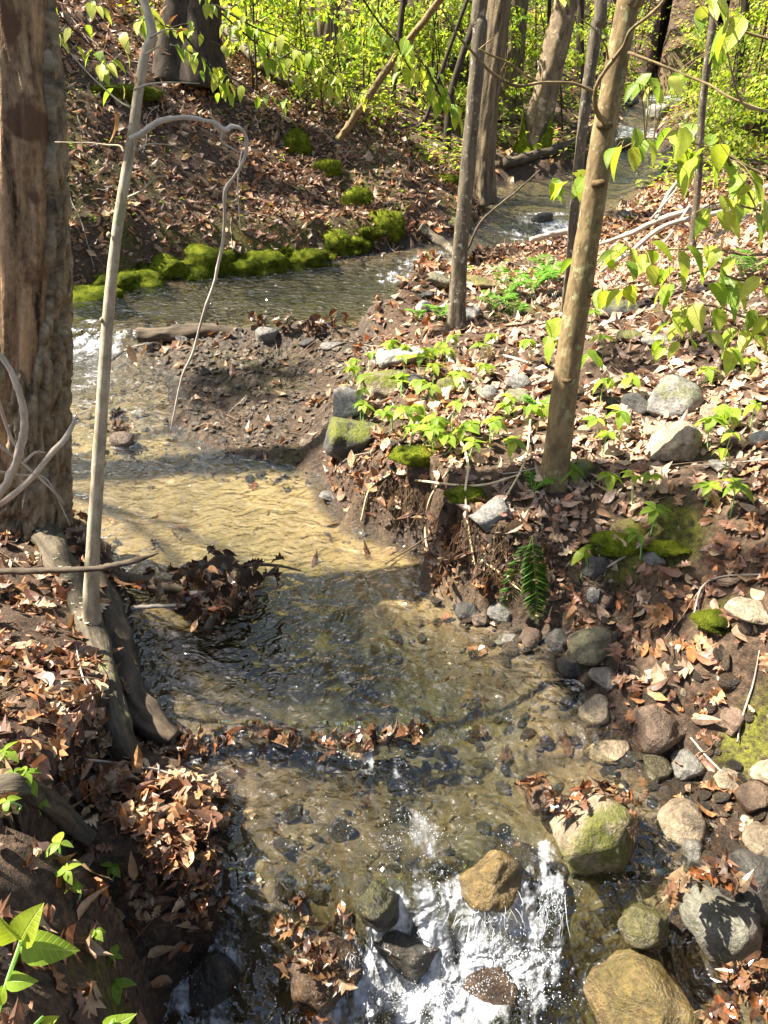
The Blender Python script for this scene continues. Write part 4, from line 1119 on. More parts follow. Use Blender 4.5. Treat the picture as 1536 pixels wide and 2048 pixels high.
tw = [[(248, 305), (240, 292), (215, 290), (180, 286), (110, 284)], [(262, 215), (235, 200), (180, 150), (125, 88)], [(268, 180), (300, 168), (350, 165), (400, 167)], [(256, 395), (285, 380), (312, 355), (338, 353)], [(276, 300), (300, 288), (345, 290)], [(272, 270), (268, 300), (262, 320)],
      [(225, 720), (245, 705), (262, 695), (290, 688)], [(300, 76), (330, 60), (360, 58)], [(290, 110), (315, 95), (335, 100)]]
mb = MB()
for k, q in enumerate(tw): pixtube(mb, q, list(np.linspace(2.6, .8, len(q))), sy + .03, .06, 5, k)
link("twig", mb.mesh("twig", M["bark_pale"]), t)
def flat_leaf_at(parent, u, v, y, size_px, direction, mesh, roll=0.3):
    p = at_y(u, v, y); s = size_px * depth_of(p) / FPX
    R = dir_frames(np.array([direction], float), np.array([roll]))[0]
    return leaf_obj("leaf", mesh, parent, p, R, s)
for (u, v, s, d, k) in ((228, 222, 58, (.08, 0, -1), 0), (258, 690, 42, (.2, -.2, -1), 1), (288, 688, 28, (-.25, 0, -1), 2), (268, 150, 24, (.1, 0, -1), 2), (322, 40, 26, (0, 0, 1), 1), (340, 55, 28, (.3, -.2, 1), 0), (352, 70, 26, (.7, 0, .5), 2), (318, 90, 24, (.4, .1, -1), 1)):
    V, T = DEAD[k]; key = ('dry', k)
    if key not in DL: DL[key] = new_mesh("leaf", V, T, M["leaf_dead"], np.tile((.62, .34, .13), (len(V), 1)), True)
    flat_leaf_at(t, u, v, sy + .05, s, d, DL[key])

# --- brown tree on the right bank
t, P, R = tree("brown_tree", "smooth brown-barked tree leaning right on the sunny bank", "bark_brown", [(1108, 962), (1116, 900), (1130, 780), (1150, 640), (1172, 500), (1190, 380), (1206, 270), (1220, 200), (1240, 90), (1258, 0), (1280, -140)], None,
               [28, 25, 25, 25, 24.5, 24, 23, 22, 23, 23, 22], top=9, sides=32, rough=.05, flare=.18, crown=(700, .12, 2.0), seed=3, segs=190)
by = P[0].y
mb = MB()
for q, r in (([(1213, 248), (1196, 228), (1190, 205), (1192, 175), (1208, 145), (1226, 120), (1248, 90), (1262, 60), (1300, 30), (1325, 5), (1345, -30)], [9, 7, 6, 5.5, 5.5, 6, 5, 4.5, 5, 4.5, 4]),
             ([(1192, 185), (1150, 168), (1115, 165), (1078, 166), (1045, 172), (1020, 168), (1000, 158), (975, 138), (950, 110), (915, 70), (882, 15)], [4, 4, 4, 4, 4.5, 5, 4.5, 4.5, 4, 3.2, 2]),
             ([(1078, 166), (1050, 150), (1020, 128), (985, 112), (958, 98)], [3.5, 3.5, 3, 3, 1.5]), ([(958, 100), (975, 85), (988, 75)], [2.5, 2, 1]), ([(1000, 158), (1004, 140), (1012, 126)], [2.5, 2, 1]),
             ([(1216, 118), (1212, 95), (1190, 60), (1150, 30)], [3, 2.5, 2, 1.5]), ([(1256, 105), (1310, 125), (1370, 150), (1420, 170), (1460, 195), (1540, 225)], [4, 4, 4, 3.5, 3.5, 3])):
    pixtube(mb, q, [a * .72 for a in r], by - .05, -.25, 8, len(q), rough=.2)
link("branch", mb.mesh("branch", M["bark_brown"]), t)
for (u, v) in ((1196, 365), (1207, 250), (1188, 585), (1132, 755)):
    mb = MB(); c = at_y(u, v, by - .012); mb.add(np.array(ICO2[0]) * [.034, .05, .018] * (1 + .2 * fbm(ICO2[0][:, 0] * 3, ICO2[0][:, 1] * 3, u, 2, 3))[:, None] + np.array(c), ICO2[1], None, (.5, .45, .4))
    link("knot", mb.mesh("knot", M["bark_brown"]), next(c for c in t.children if c.name.startswith("trunk")))

# --- lichen-spotted tree and the trunks behind it
t, P, R = tree("lichen_tree", "slim dark tree spotted with pale lichen, its foot among ferns on the far bank", "bark_lichen", [(910, 665), (914, 600), (922, 480), (935, 340), (948, 200), (960, 60), (968, -40)], None, [19, 15, 14.5, 14.5, 14.5, 14.5, 15], top=9, sides=24, crown=(600, .12, 2.0), seed=4, segs=120, rough=.07)
t, P, R = tree("ridged_tree", "tall tree with deeply ridged bark just behind the lichen-spotted tree", "bark_ridged", [(958, 398), (962, 330), (975, 200), (990, 80), (1000, 0), (1010, -120)], None, [25, 20, 20, 21, 21, 21], top=12, sides=44, ridge=.22, crown=(600, .14, 2.6), seed=5, segs=160)
t, P, R = tree("broad_tree", "broad furrowed trunk half hidden behind the ridged tree", "bark_ridged", [(1000, 300), (1006, 200), (1018, 60), (1024, -30)], 15.5, [30, 26, 26, 26], top=12, sides=40, ridge=.2, crown=(500, .14, 2.6), seed=6, segs=110)
t, P, R = tree("flaky_tree", "leaning pale tree with flaky bark and a moss-covered foot by the far pool", "bark_flaky", [(1062, 305), (1072, 270), (1090, 190), (1110, 100), (1132, 10), (1150, -90)], None, [29, 23, 22, 23, 23, 22], top=12, sides=28, crown=(500, .14, 2.6), seed=7, segs=90, flare=.3)
moss_skirt(t, P, R, .75, 2)
t, P, R = tree("thin_tree", "thin dark tree standing between the brown tree and the lichen-spotted tree", "bark_lichen", [(1133, 625), (1142, 500), (1155, 350), (1172, 200), (1192, 60), (1204, -40)], None, [9, 9, 9.5, 11, 13, 13], top=8, sides=14, crown=(350, .12, 1.6), seed=8, segs=80, rough=.1)
t, P, R = tree("spotted_sapling", "thin pale-spotted sapling right of the far pool", "bark_lichen", [(1385, 500), (1395, 380), (1404, 220), (1420, 90), (1432, 0), (1440, -60)], None, [7, 7, 7.5, 8, 8, 8], top=7, sides=12, crown=(700, .14, 1.6), seed=9, segs=70)
t, P, R = tree("hill_tree", "large dark tree with a mossy flared foot on the upper left hillside", "bark_dark", [(378, 155), (380, 90), (382, 20), (380, -60)], None, [52, 44, 40, 38], top=12, sides=36, ridge=.15, flare=.5, crown=(600, .14, 2.6), seed=10, segs=70)
t, P, R = tree("peeling_tree", "grey tree with a strip of peeling bark in the sunny middle distance", "bark_ridged", [(645, 205), (648, 120), (655, 40), (660, -40)], 14.0, [20, 18, 19, 19], top=11, sides=28, ridge=.2, crown=(500, .14, 2.4), seed=11, segs=70)
mb = MB(); pixtube(mb, [(628, 170), (632, 110), (628, 50), (618, -20)], [4, 5, 6, 6], 13.7, 0, 8, 3); link("peeled_strip", mb.mesh("peeled_strip", M["bark_flaky"]), t)
TH = [("dark_sapling", "crooked dark sapling left of the peeling tree", [(588, 105), (592, 60), (600, 0), (606, -50)], 15.5, [6, 6, 5, 5]),
      ("dark_sapling", "straight dark sapling right of the peeling tree", [(688, 165), (700, 90), (712, 0), (720, -60)], 15, [5, 5, 5, 5]),
      ("dark_sapling", "thin dark stem below the drooping green spray in the middle", [(778, 262), (790, 150), (802, 40), (810, -40)], 13, [6, 6, 6, 6]),
      ("dark_sapling", "dark curved sapling left of the lichen-spotted tree", [(893, 300), (900, 200), (925, 110), (950, 40), (960, -30)], 12.5, [7, 7, 7, 8, 8]),
      ("dark_sapling", "slim stem with bare dark bark far behind the flaky tree", [(1165, 150), (1160, 80), (1162, 10), (1165, -40)], 20, [7, 7, 7, 7]),
      ("dark_sapling", "dark stem at the upper right beyond the far falls", [(1470, 170), (1482, 90), (1490, 20), (1495, -40)], 16, [9, 8, 8, 8]),
      ("dark_sapling", "dark slanting stem between the dark curved sapling and the brown pole", [(820, 300), (850, 240), (880, 150), (905, 80), (930, 10), (940, -30)], 13.2, [4, 4, 4, 4, 4, 4]),
      ("dark_sapling", "hair-thin upright stem in the ferns below the flaky tree", [(962, 345), (978, 270), (990, 200), (1000, 120)], 11.0, [3, 3, 2.5, 2]),
      ("broken_stump", "dark broken stump in the brush at the top centre", [(915, 135), (914, 90), (912, 45), (912, 30)], 17, [18, 15, 15, 13])]
for k, (nm, lab, px_, y_, r_) in enumerate(TH):
    tree(nm, lab, "bark_dark", px_, y_, r_, group=None, top=(0 if nm == "broken_stump" or k == 7 else 7), sides=12, crown=(None if nm == "broken_stump" or k == 7 else (300, .12, 1.6)), seed=20 + k, segs=50, rough=.1, cat="stump" if nm == "broken_stump" else "tree")

# --- understorey saplings in the sun beyond the stream and the wood behind
rng = np.random.default_rng(5)
REFS = ((150, "the dead snag"), (380, "the large hillside tree"), (515, "the hillside shoulder"), (652, "the peeling tree"), (800, "the leaning brown pole"), (912, "the broken stump"), (955, "the lichen-spotted tree"), (1020, "the ridged trunk"), (1105, "the flaky leaning tree"), (1235, "the brown tree"), (1300, "the highest falls"), (1420, "the pale-spotted sapling"), (1520, "the right-edge brush"))
SEEN = set()
def young_tree(x, y, h, sprays, leaf, seed):
    zb = float(gz(x, y))
    uu, vv, _ = to_px(x, y, zb + h * .5)
    ref = min(REFS, key=lambda q: abs(q[0] - uu))
    lab = "%s spring-green sapling %s %s%s" % ("tall" if h > 3 else "short" if h < 1.4 else "low-branched" if h < 2.2 else "slender", "far behind" if y > 26 else "just left beyond" if uu < ref[0] else "just right beyond", ref[1], ", deep in the wood" if 20 < y <= 26 else ", near the stream" if y < 14 else "")
    if lab in SEEN:
        side = "leaning left" if lab + "L" not in SEEN and rng.uniform() < .5 else "with lower sprays" if sprays > 9 else "with few sprays" if sprays < 6 else "beside a like one"
        lab2 = " ".join((lab + ", " + side).split()[:16]); SEEN.add(lab + "L"); lab = lab2 if lab2 not in SEEN and "leaning" not in side else lab
    SEEN.add(lab)
    t = thing("understorey_sapling", lab, "sapling", (x, y, zb), "understorey saplings beyond the stream")
    lean = rng.normal(0, .12, 2)
    top = (x + lean[0] * h, y + lean[1] * h, zb + h)
    mb = MB(); tube(mb, [(x, y, zb - .05), (x + lean[0] * h * .4 + rng.normal(0, .05), y + lean[1] * h * .4, zb + h * .5), top], [.007 + .004 * h, .005 + .003 * h, .003], 6, 12, col=WHITE, seed=seed)
    cb = MB(); gain = rng.uniform(.7, 1.3)
    for q in range(sprays):
        f = rng.uniform(.12, 1.0); a = rng.uniform(0, 6.28); L = rng.uniform(.3, .8) * min(1.3, .5 + .3 * h) * (1.25 - .6 * f)
        s = np.array([x, y, zb]) * (1 - f) + np.array(top) * f; e = s + np.array([math.cos(a) * L, math.sin(a) * L, rng.uniform(-.15, .2)])
        tube(mb, [tuple(s), tuple((s + e) / 2 + [0, 0, .06]), tuple(e)], [.005, .004, .002], 4, 5, col=WHITE, cap=False)
        n = int(rng.integers(26, 46)); f2 = rng.uniform(.1, 1.05, n)
        p = s + (e - s) * f2[:, None] + rng.normal(0, .09, (n, 3)) * [1, 1, .5]
        dd = np.stack([np.cos(a + rng.normal(0, 1.2, n)), np.sin(a + rng.normal(0, 1.2, n)), rng.uniform(-1.3, -.1, n)], 1)
        bulk(cb, FARLEAF, p, dir_frames(dd, rng.uniform(-.7, .7, n)), leaf * rng.uniform(.6, 1.3, n), green_cols(n, rng, gain))
    link("stem", mb.mesh("stem", M["bark_dark"]), t); link("crown", cb.mesh("crown", M["leaf_green"]), t)
us = 0
for k in range(900):
    y = 14 + 22 * rng.uniform(0, 1) ** .8; x = rng.uniform(-.42, .60) * y
    if dlook(np.array([x]), np.array([y]))[0] < .4: continue
    u_, v_, d_ = to_px(x, y, float(gz(x, y)))
    if -100 < u_ < 470 and y < 21: continue
    if us >= 160: break
    us += 1
    young_tree(x, y, rng.uniform(1.8, 4.2), int(rng.integers(9, 14)), .105, k)
# lower ones on the near side of the sunny floor, where the photograph shows them
for k in range(74):
    if k < 46: u_, v_ = rng.uniform(470, 1010), rng.uniform(120, 285)
    else: u_, v_ = rng.uniform(1330, 1640), rng.uniform(170, 390)
    if u_ < 1010 and v_ > 120 + (u_ - 470) * .45 + 60: v_ = 120 + (u_ - 470) * .3
    g = G(u_, v_)
    if g.y < 9.5 or dlook(np.array([g.x]), np.array([g.y]))[0] < .3: continue
    young_tree(g.x, g.y, rng.uniform(.7, 1.9), int(rng.integers(4, 9)), .085, 900 + k)
for k in range(16):
    u_ = rng.uniform(450, 1560); y_ = rng.uniform(14.5, 27); w_ = rng.uniform(3, 7); ln = rng.uniform(-14, 22)
    ref = min(REFS, key=lambda q: abs(q[0] - u_)); b_ = at_y(u_, 137, y_); v_ = float(to_px(b_.x, y_, float(gz(b_.x, y_)))[1])
    if dlook(np.array([b_.x]), np.array([y_]))[0] < .4: continue
    tree("slender_tree", "slender bare-stemmed tree %s %s, %s" % ("left of" if u_ < ref[0] else "right of", ref[1], "leaning left" if ln < -4 else "leaning right" if ln > 8 else "standing straight"), "bark_dark" if k % 3 else "bark_lichen", [(u_, v_), (u_ + ln * .4, v_ - 90), (u_ + ln, -50)] if v_ > 60 else [(u_, v_), (u_ + ln * .3, v_ - 60), (u_ + ln * .6, v_ - 140)], y_, [w_ * 1.2, w_, w_], group="slender trees in the understorey", top=9, sides=10, crown=(160, .12, 1.4), seed=60 + k, segs=36, rough=.1)
# taller forest trees standing further back and around the frame
FT = [(-9, 17), (-13, 26), (-5, 27), (-1.5, 23), (3, 29), (11, 31), (19, 21), (-3, 34), (17, 33), (6, 37), (-10, 38), (1.5, 40), (13, 41), (-17, 33), (22, 26)]
for k, (x, y) in enumerate(FT):
    zb = float(gz(x, y)); h = rng.uniform(11, 16)
    t = thing("forest_tree", "tall forest tree far back on the sunny slope, %s" % ("upper left side" if x < -8 else "left of the peeling tree" if x < -2 else "behind the lichen-spotted tree" if x < 4 else "behind the far falls" if x < 12 else "off to the right"), "tree", (x, y, zb), "forest trees on the far slope")
    r0 = rng.uniform(.13, .26); lean = rng.normal(0, .5, 2)
    mb = MB(); tube(mb, [(x, y, zb - .1), (x + lean[0] * .4, y + lean[1] * .4, zb + h * .5), (x + lean[0], y + lean[1], zb + h)], [r0, r0 * .7, r0 * .25], 18, 60, .06, 8, .15, WHITE, k, False, .3)
    lb = MB(); cb = MB(); top = np.array([x + lean[0], y + lean[1], zb + h * .86])
    cents = crown_cloud(cb, top, (3.4, 3.4, 3.0), 320, .22, rng, 1.0)
    for q in range(7):
        s = np.array([x + lean[0] * .7, y + lean[1] * .7, zb + h * rng.uniform(.5, .8)]); tube(lb, [tuple(s), tuple((s + cents[q]) / 2), tuple(cents[q])], [.06, .04, .012], 5, 6, col=WHITE, cap=False)
    link("trunk", mb.mesh("trunk", M[["bark_ridged", "bark_dark", "bark_flaky"][k % 3]]), t)
    link("limb", lb.mesh("limb", M["bark_dark"]), t); link("crown", cb.mesh("crown", M["leaf_green"]), t)
# --- trees beside the camera's view whose crowns shade the stream
SHADE = []
def shade_tree(x, y, targets, label, seed):
    """targets: ground points (photo pixels) that this crown's leaf sprays shade, with size and height along the sun ray"""
    rg = np.random.default_rng(seed)
    zb = float(gz(x, y))
    t = thing("overhanging_tree", label, "tree", (x, y, zb), "trees leaning over the stream")
    mb = MB(); lb = MB(); cb = MB()
    h = max(8.5, zb + 7)
    tube(mb, [(x, y, zb - .1), (x + .15, y, (zb + h) / 2), (x + .3, y + .1, h)], [.2, .15, .08], 20, 60, .06, 8, .12, WHITE, seed, False, .3)
    for (u, v, rad, tt, n) in targets:
        p = np.array(G(u, v)) + np.array(SUN) * tt
        s = np.array([x + .2, y, h * .55 + .4 * rg.uniform(0, 3)]);
        tube(lb, [tuple(s), tuple((s + p) / 2 + [0, 0, .5]), tuple(p)], [.035, .02, .008], 6, 12, .05, col=WHITE, cap=False)
        for q in range(4):
            e = p + rg.normal(0, .6, 3) * rad; tube(lb, [tuple(p), tuple((p + e) / 2 + [0, 0, .05]), tuple(e)], [.012, .008, .003], 4, 5, col=WHITE, cap=False)
        crown_cloud(cb, p, (rad, rad, rad * .5), n, .095, rg, 1.0)
    link("trunk", mb.mesh("trunk", M["bark_dark"]), t); link("limb", lb.mesh("limb", M["bark_dark"]), t); link("crown", cb.mesh("crown", M["leaf_green"]), t)
SHT = [(-6.5, 4.5, [(520, 760, .5, 8, 480), (700, 1270, .36, 7.5, 260), (420, 1330, .24, 7, 160)], "tall tree on the left slope reaching over the pool", 1),
       (-8.5, 9.5, [(250, 300, 1.2, 8, 1200), (480, 250, 1.0, 8.5, 600), (820, 380, 1.0, 9, 600), (200, 470, .8, 8, 450), (480, 420, .7, 8, 300)], "tall tree on the upper left slope shading the hillside", 2),
       (-3.6, -1.6, [(1230, 1140, .36, 8, 420), (1400, 1130, .34, 8, 320), (1180, 1330, .22, 7.5, 120), (560, 1330, .22, 7, 120), (330, 1920, .14, 6, 60)], "tall tree behind the left bank leaning over the stream", 3),
       (6.2, 8.0, [(1350, 680, .45, 7, 420), (1180, 450, .7, 8, 350), (1000, 500, .5, 8, 350)], "tall tree rising beyond the right bank", 4)]
for a in SHT: shade_tree(*a)

# ------------------------------------------------------------------ foliage sprays with separate leaves
def leafy_spray(name, label, lines, y, leaf_px, per, seed, group=None, extra=None, rad=2.2, matn="bark_dark", spread=16, grow=1.0):
    rg = random.Random(seed)
    p0 = at_y(*lines[0][0], y)
    t = thing(name, label, "branch", p0, group)
    mbs, paths, todo = [], [], []
    for q, ln in enumerate(lines):
        mb = MB(); mbs.append(mb)
        P = pixtube(mb, ln, list(np.linspace(rad, rad * .35, len(ln))), y, .12, 6, q); paths.append(P)
        n = max(2, int(per * (len(ln) - 1))) if per else 0
        for k in range(n):
            f = (k + rg.uniform(.1, .9)) / n; p = P[min(len(P) - 1, int(f * (len(P) - 1)))]
            s = leaf_px * depth_of(p) / FPX * rg.uniform(.7, 1.2)
            off = np.array([rg.gauss(0, 1), rg.gauss(0, 1), rg.uniform(-1, .6)]) * spread * .6 * depth_of(p) / FPX
            tube(mb, [tuple(p), tuple(p + off)], [.0012, .001], 3, 3, col=WHITE, cap=False)
            todo.append((q, p + off, s, 1.0))
    for (u, v, sz) in (extra or []):
        for rep in range(2 if rg.random() < .55 else 1):
            p = at_y(u + rep * rg.uniform(-14, 14), v + rep * rg.uniform(-8, 10), y + rg.uniform(-.15, .15)); s = sz * grow * depth_of(p) / FPX * rg.uniform(.85, 1.1)
            p = np.array(p) + [0, 0, s * .4]
            dmin = [np.linalg.norm(P - p, axis=1) for P in paths]; q = int(np.argmin([d.min() for d in dmin])); b = paths[q][int(np.argmin(dmin[q]))]
            tube(mbs[q], [tuple(b), tuple((b + p) / 2 + [0, 0, .015]), tuple(p)], [.0016, .0012, .001], 4, 6, col=WHITE, cap=False)
            todo.append((q, p, s, .8))
    tw_ = [link("twig", mb.mesh("twig", M[matn]), t) for mb in mbs]
    for q, p, s, dr in todo: hang_leaf(tw_[q], p, s, rg, dr)
    return t
leafy_spray("leafy_spray", "long green leafy spray drooping across the hillside behind the pale sapling", [[(300, -160), (390, -30), (480, 60), (560, 118), (625, 150), (690, 178), (738, 190)], [(430, 10), (510, 55), (570, 80), (620, 120)], [(560, 118), (600, 100), (650, 130), (680, 160)]], 5.4, 27, 9, 1, spread=20)
leafy_spray("leafy_spray", "small green spray of heart-shaped leaves below the long spray", [[(360, 60), (420, 130), (480, 165), (530, 195), (585, 205)], [(420, 130), (440, 165), (470, 190)]], 5.2, 24, 5, 2, spread=16)
leafy_spray("leafy_spray", "drooping cluster of green leaves left of the lichen-spotted tree", [[(700, -40), (770, 60), (830, 110), (875, 160), (905, 200), (915, 235)], [(790, 80), (815, 130), (830, 150)], [(850, 130), (880, 190), (885, 215)]], 6.4, 28, 7, 3, spread=18)
leafy_spray("leafy_spray", "sparse large-leaved green twig at the top left beside the dead snag", [[(60, -80), (120, 30), (190, 100), (230, 160), (245, 190)], [(240, -60), (290, 30), (300, 60)]], 3.5, 34, 2, 4, extra=[(295, 40, 44), (300, 55, 44), (275, 70, 40), (315, 70, 36), (212, 138, 40), (205, 145, 42), (185, 22, 40), (200, 30, 36), (110, 80, 34), (118, 92, 32), (155, 105, 26), (250, 115, 30), (248, 82, 36), (175, 62, 26)], spread=10)
leafy_spray("leafy_spray", "green twig of small leaves right of the top of the pale sapling", [[(310, 40), (340, 55), (380, 50), (430, 90)], [(340, 90), (380, 105), (430, 130), (460, 150)]], 4.4, 24, 4, 5, spread=14)
# the big bright leaves hanging in at the right edge
RB = [[(1640, 380), (1530, 350), (1450, 308), (1400, 290), (1300, 276), (1236, 300)], [(1640, 440), (1520, 420), (1440, 405), (1392, 425)], [(1640, 500), (1500, 510), (1420, 498), (1300, 500), (1216, 510)], [(1640, 570), (1480, 560), (1420, 538), (1330, 565), (1204, 580)], [(1640, 640), (1500, 636), (1440, 615), (1370, 612), (1330, 650)], [(1640, 690), (1500, 664), (1440, 650), (1376, 676), (1326, 690)], [(1450, 308), (1478, 360), (1505, 400), (1516, 440)], [(1640, 100), (1480, 60), (1425, 5), (1400, -30)], [(1640, 270), (1540, 225), (1480, 200), (1440, 60), (1360, -40)]]
LV = [(1230, 318, 62), (1240, 316, 56), (1263, 315, 50), (1285, 298, 52), (1292, 300, 48), (1272, 276, 44), (1340, 279, 56), (1356, 282, 58), (1382, 276, 66), (1368, 321, 60), (1389, 334, 64), (1405, 324, 62), (1421, 289, 44), (1444, 324, 66), (1450, 340, 60), (1479, 373, 64), (1490, 380, 60), (1505, 395, 60), (1511, 411, 64), (1518, 450, 58), (1524, 420, 58), (1437, 408, 40), (1460, 418, 44), (1397, 437, 48), (1421, 437, 52), (1432, 440, 48), (1444, 447, 48), (1412, 455, 46), (1211, 528, 44), (1230, 528, 46), (1251, 540, 44), (1247, 505, 44), (1260, 512, 42), (1298, 510, 62), (1304, 520, 56), (1279, 528, 42), (1298, 544, 48), (1314, 557, 46), (1366, 518, 62), (1382, 511, 46), (1411, 508, 44), (1431, 508, 42), (1201, 595, 52), (1240, 602, 60), (1248, 596, 50), (1337, 586, 50), (1347, 557, 46), (1330, 590, 44), (1415, 547, 44), (1440, 547, 44), (1457, 534, 48), (1434, 586, 78), (1450, 586, 76), (1420, 590, 60), (1515, 576, 54), (1522, 590, 50), (1366, 628, 56), (1386, 628, 54), (1350, 625, 40), (1337, 666, 52), (1360, 660, 46), (1327, 708, 46), (1356, 699, 38), (1376, 692, 38), (1405, 679, 40), (1444, 650, 46), (1440, 640, 44), (1469, 673, 50), (1457, 718, 56), (1489, 679, 46), (1505, 686, 50), (1492, 634, 46), (1515, 647, 44), (1528, 650, 42), (1465, 85, 74), (1478, 70, 74), (1448, 90, 60), (1425, 12, 60), (1432, 20, 56), (1275, 186, 46), (1297, 178, 52), (1310, 185, 40), (1347, 166, 46), (1356, 170, 42), (1120, 0, 30), (1396, 40, 46)]
leafy_spray("leafy_branch", "bright yellow-green leafy branch hanging in from the right edge", RB, 2.55, 50, 0, 6, extra=LV, rad=3.2, matn="bark_brown", grow=1.02)
leafy_spray("leafy_spray", "few sunlit leaves on a twig left of the brown tree trunk", [[(1178, 380), (1150, 350), (1108, 365)], [(1140, 740), (1118, 655), (1090, 640)], [(1160, 545), (1148, 512), (1140, 500)]], 3.75, 34, 0, 7, extra=[(1108, 385, 46), (1114, 378, 40), (1134, 383, 44), (1151, 360, 42), (1167, 373, 44), (1146, 530, 52), (1088, 660, 46), (1105, 655, 46), (1092, 690, 46), (1105, 696, 44), (1121, 660, 44), (1130, 700, 44), (1169, 728, 52), (1172, 715, 46)], rad=2)

# ------------------------------------------------------------------ logs, sticks and fallen branches
def ground_pt(u, v, dz=0.0): return G(u, v, dz)
def log_thing(name, label, pts, rad_px, matn, cat="log", lift=.0, sides=16, rough=.26, seed=0, z=None, y=None, n=None, group=None):
    P = []
    for k, (u, v) in enumerate(pts):
        p = at_y(u, v, y if not hasattr(y, "__len__") else y[k]) if y is not None else (at_z(u, v, z if not hasattr(z, "__len__") else z[k]) if z is not None else G(u, v, lift))
        P.append(p)
    R = [r * depth_of(p) / FPX for r, p in zip(rad_px, P)]
    t = thing(name, label, cat, P[0], group)
    mb = MB(); tube(mb, P, R, sides, n or len(pts) * 12, rough, 6, (.12 if cat == 'log' else 0), WHITE, seed)
    link("stem", mb.mesh("stem", M[matn]), t)
    return t, P, R
la, PA, RA = log_thing("waterlogged_log", "dark curved waterlogged log lying along the left edge of the pool", [(175, 1140), (205, 1200), (225, 1290), (245, 1370), (290, 1435), (350, 1480)], [20, 30, 40, 36, 34, 16], "wood_dark", z=[.16, .12, .08, .04, .02, -.02], sides=24, seed=5)
lb_, PB, RB_ = log_thing("mossy_log", "weathered grey-green log leaning down the left bank behind the pale sapling", [(66, 1040), (110, 1105), (165, 1215), (205, 1340), (235, 1450), (268, 1530)], [30, 28, 27, 26, 24, 20], "wood_log", z=[.28, .25, .21, .17, .13, .04], sides=22, seed=6)
# shelf fungi on the mossy log
mb = MB()
for k in range(70):
    f = rnd.uniform(.08, .5); P_ = spline([tuple(p) for p in PB], 60); p = P_[int(f * 59)] + np.array([rnd.uniform(-.02, .03), -.035, .05 + rnd.uniform(-.03, .012)])
    s = rnd.uniform(.005, .011); a = np.linspace(0, math.pi, 7)
    V = [(0, 0, 0)] + [(math.cos(q) * s, -math.sin(q) * s * .9, .002) for q in a] + [(math.cos(q) * s * .9, -math.sin(q) * s * .8, -.003) for q in a]
    T = [(0, q + 1, q + 2) for q in range(6)] + [(q + 1, q + 8, q + 9) for q in range(6)] + [(q + 1, q + 9, q + 2) for q in range(6)]
    mb.add(np.array(V) + p, T, None, (1, 1, rnd.uniform(.8, 1)))
o = link("shelf_fungus", mb.mesh("shelf_fungus", M["fungus"], False), lb_); o["kind"] = "stuff"; o["label"] = "frilly pale shelf fungus along the log"
log_thing("dark_stick", "thin dark stick crossing in front of the pale sapling's foot", [(-40, 1143), (60, 1142), (180, 1138), (230, 1130), (275, 1120), (316, 1106)], [7, 7, 6, 6, 6, 2], "wood_dark", "stick", y=sy - .14, sides=9)
log_thing("pale_stick", "short pale stick poking out over the dark pool", [(262, 1216), (310, 1213), (372, 1211)], [4.5, 4, 3.5], "wood_grey", "stick", z=.05, sides=8)
t, P, R = log_thing("dead_branch", "bare grey forked twig in front of the snag at the left edge", [(-20, 1010), (22, 950), (48, 860), (40, 790), (15, 730), (-20, 690)], [9, 8, 8, 7, 6, 5], "wood_grey", "branch", y=snag_y - .45, sides=9)
mb = MB()
for q, r in (([(0, 1010), (58, 962), (105, 905), (130, 878), (150, 842)], [6, 6, 6, 6, 4]), ([(-15, 880), (50, 930), (110, 985), (130, 1010)], [3, 3, 2.5, 1.5]), ([(48, 925), (70, 905), (90, 905)], [3, 2.5, 2]), ([(-20, 940), (40, 950), (95, 960), (140, 1050)], [2.5, 2.2, 2, 1]), ([(-10, 780), (20, 870), (50, 920)], [4, 3.5, 3])):
    pixtube(mb, q, r, snag_y - .42, .1, 7, 2)
link("side_twig", mb.mesh("side_twig", M["wood_grey"]), t)
log_thing("dark_log", "dark broken log propped on the bank beyond the stream", [(1005, 338), (1050, 325), (1110, 308), (1160, 288), (1190, 262)], [10, 10, 9, 9, 8], "wood_dark", lift=.05, sides=14)
log_thing("tan_log", "short tan log lying by the far pool", [(1272, 322), (1310, 333), (1352, 346)], [7, 8, 6], "wood_log", lift=.04)
log_thing("sunken_log", "dark log lying across the far pool", [(972, 408), (1030, 410), (1085, 412), (1128, 418)], [6, 8, 8, 5], "wood_dark", lift=.04)
log_thing("dam_log", "dark wet log holding the leaf dam above the gravel bar", [(276, 672), (340, 668), (410, 664), (480, 668), (556, 668)], [13, 15, 15, 13, 9], "wood_dark", y=[G(300, 690).y - .02] * 5, sides=16)
log_thing("lichen_log", "grey lichen-crusted log end at the outer bend", [(838, 470), (862, 482), (890, 500), (912, 522)], [10, 10, 9, 6], "bark_lichen", lift=.05)
log_thing("pale_log", "pale stick bridging the stream behind the brown tree", [(1060, 505), (1110, 492), (1160, 482), (1200, 470)], [5, 6, 6, 5], "wood_grey", lift=.12, sides=9)
log_thing("buried_log", "old log half buried in leaves at the lower left bank", [(-20, 1590), (60, 1620), (130, 1650), (185, 1690)], [24, 22, 22, 16], "wood_log", lift=.01, sides=16)
fy = 7.2
t, P, R = log_thing("fallen_branch", "tangled bare grey fallen branch behind the brown tree", [(1560, 365), (1450, 405), (1340, 432), (1265, 465), (1195, 490)], [6, 6, 6, 5, 3], "wood_grey", "branch", y=fy, sides=8)
mb = MB()
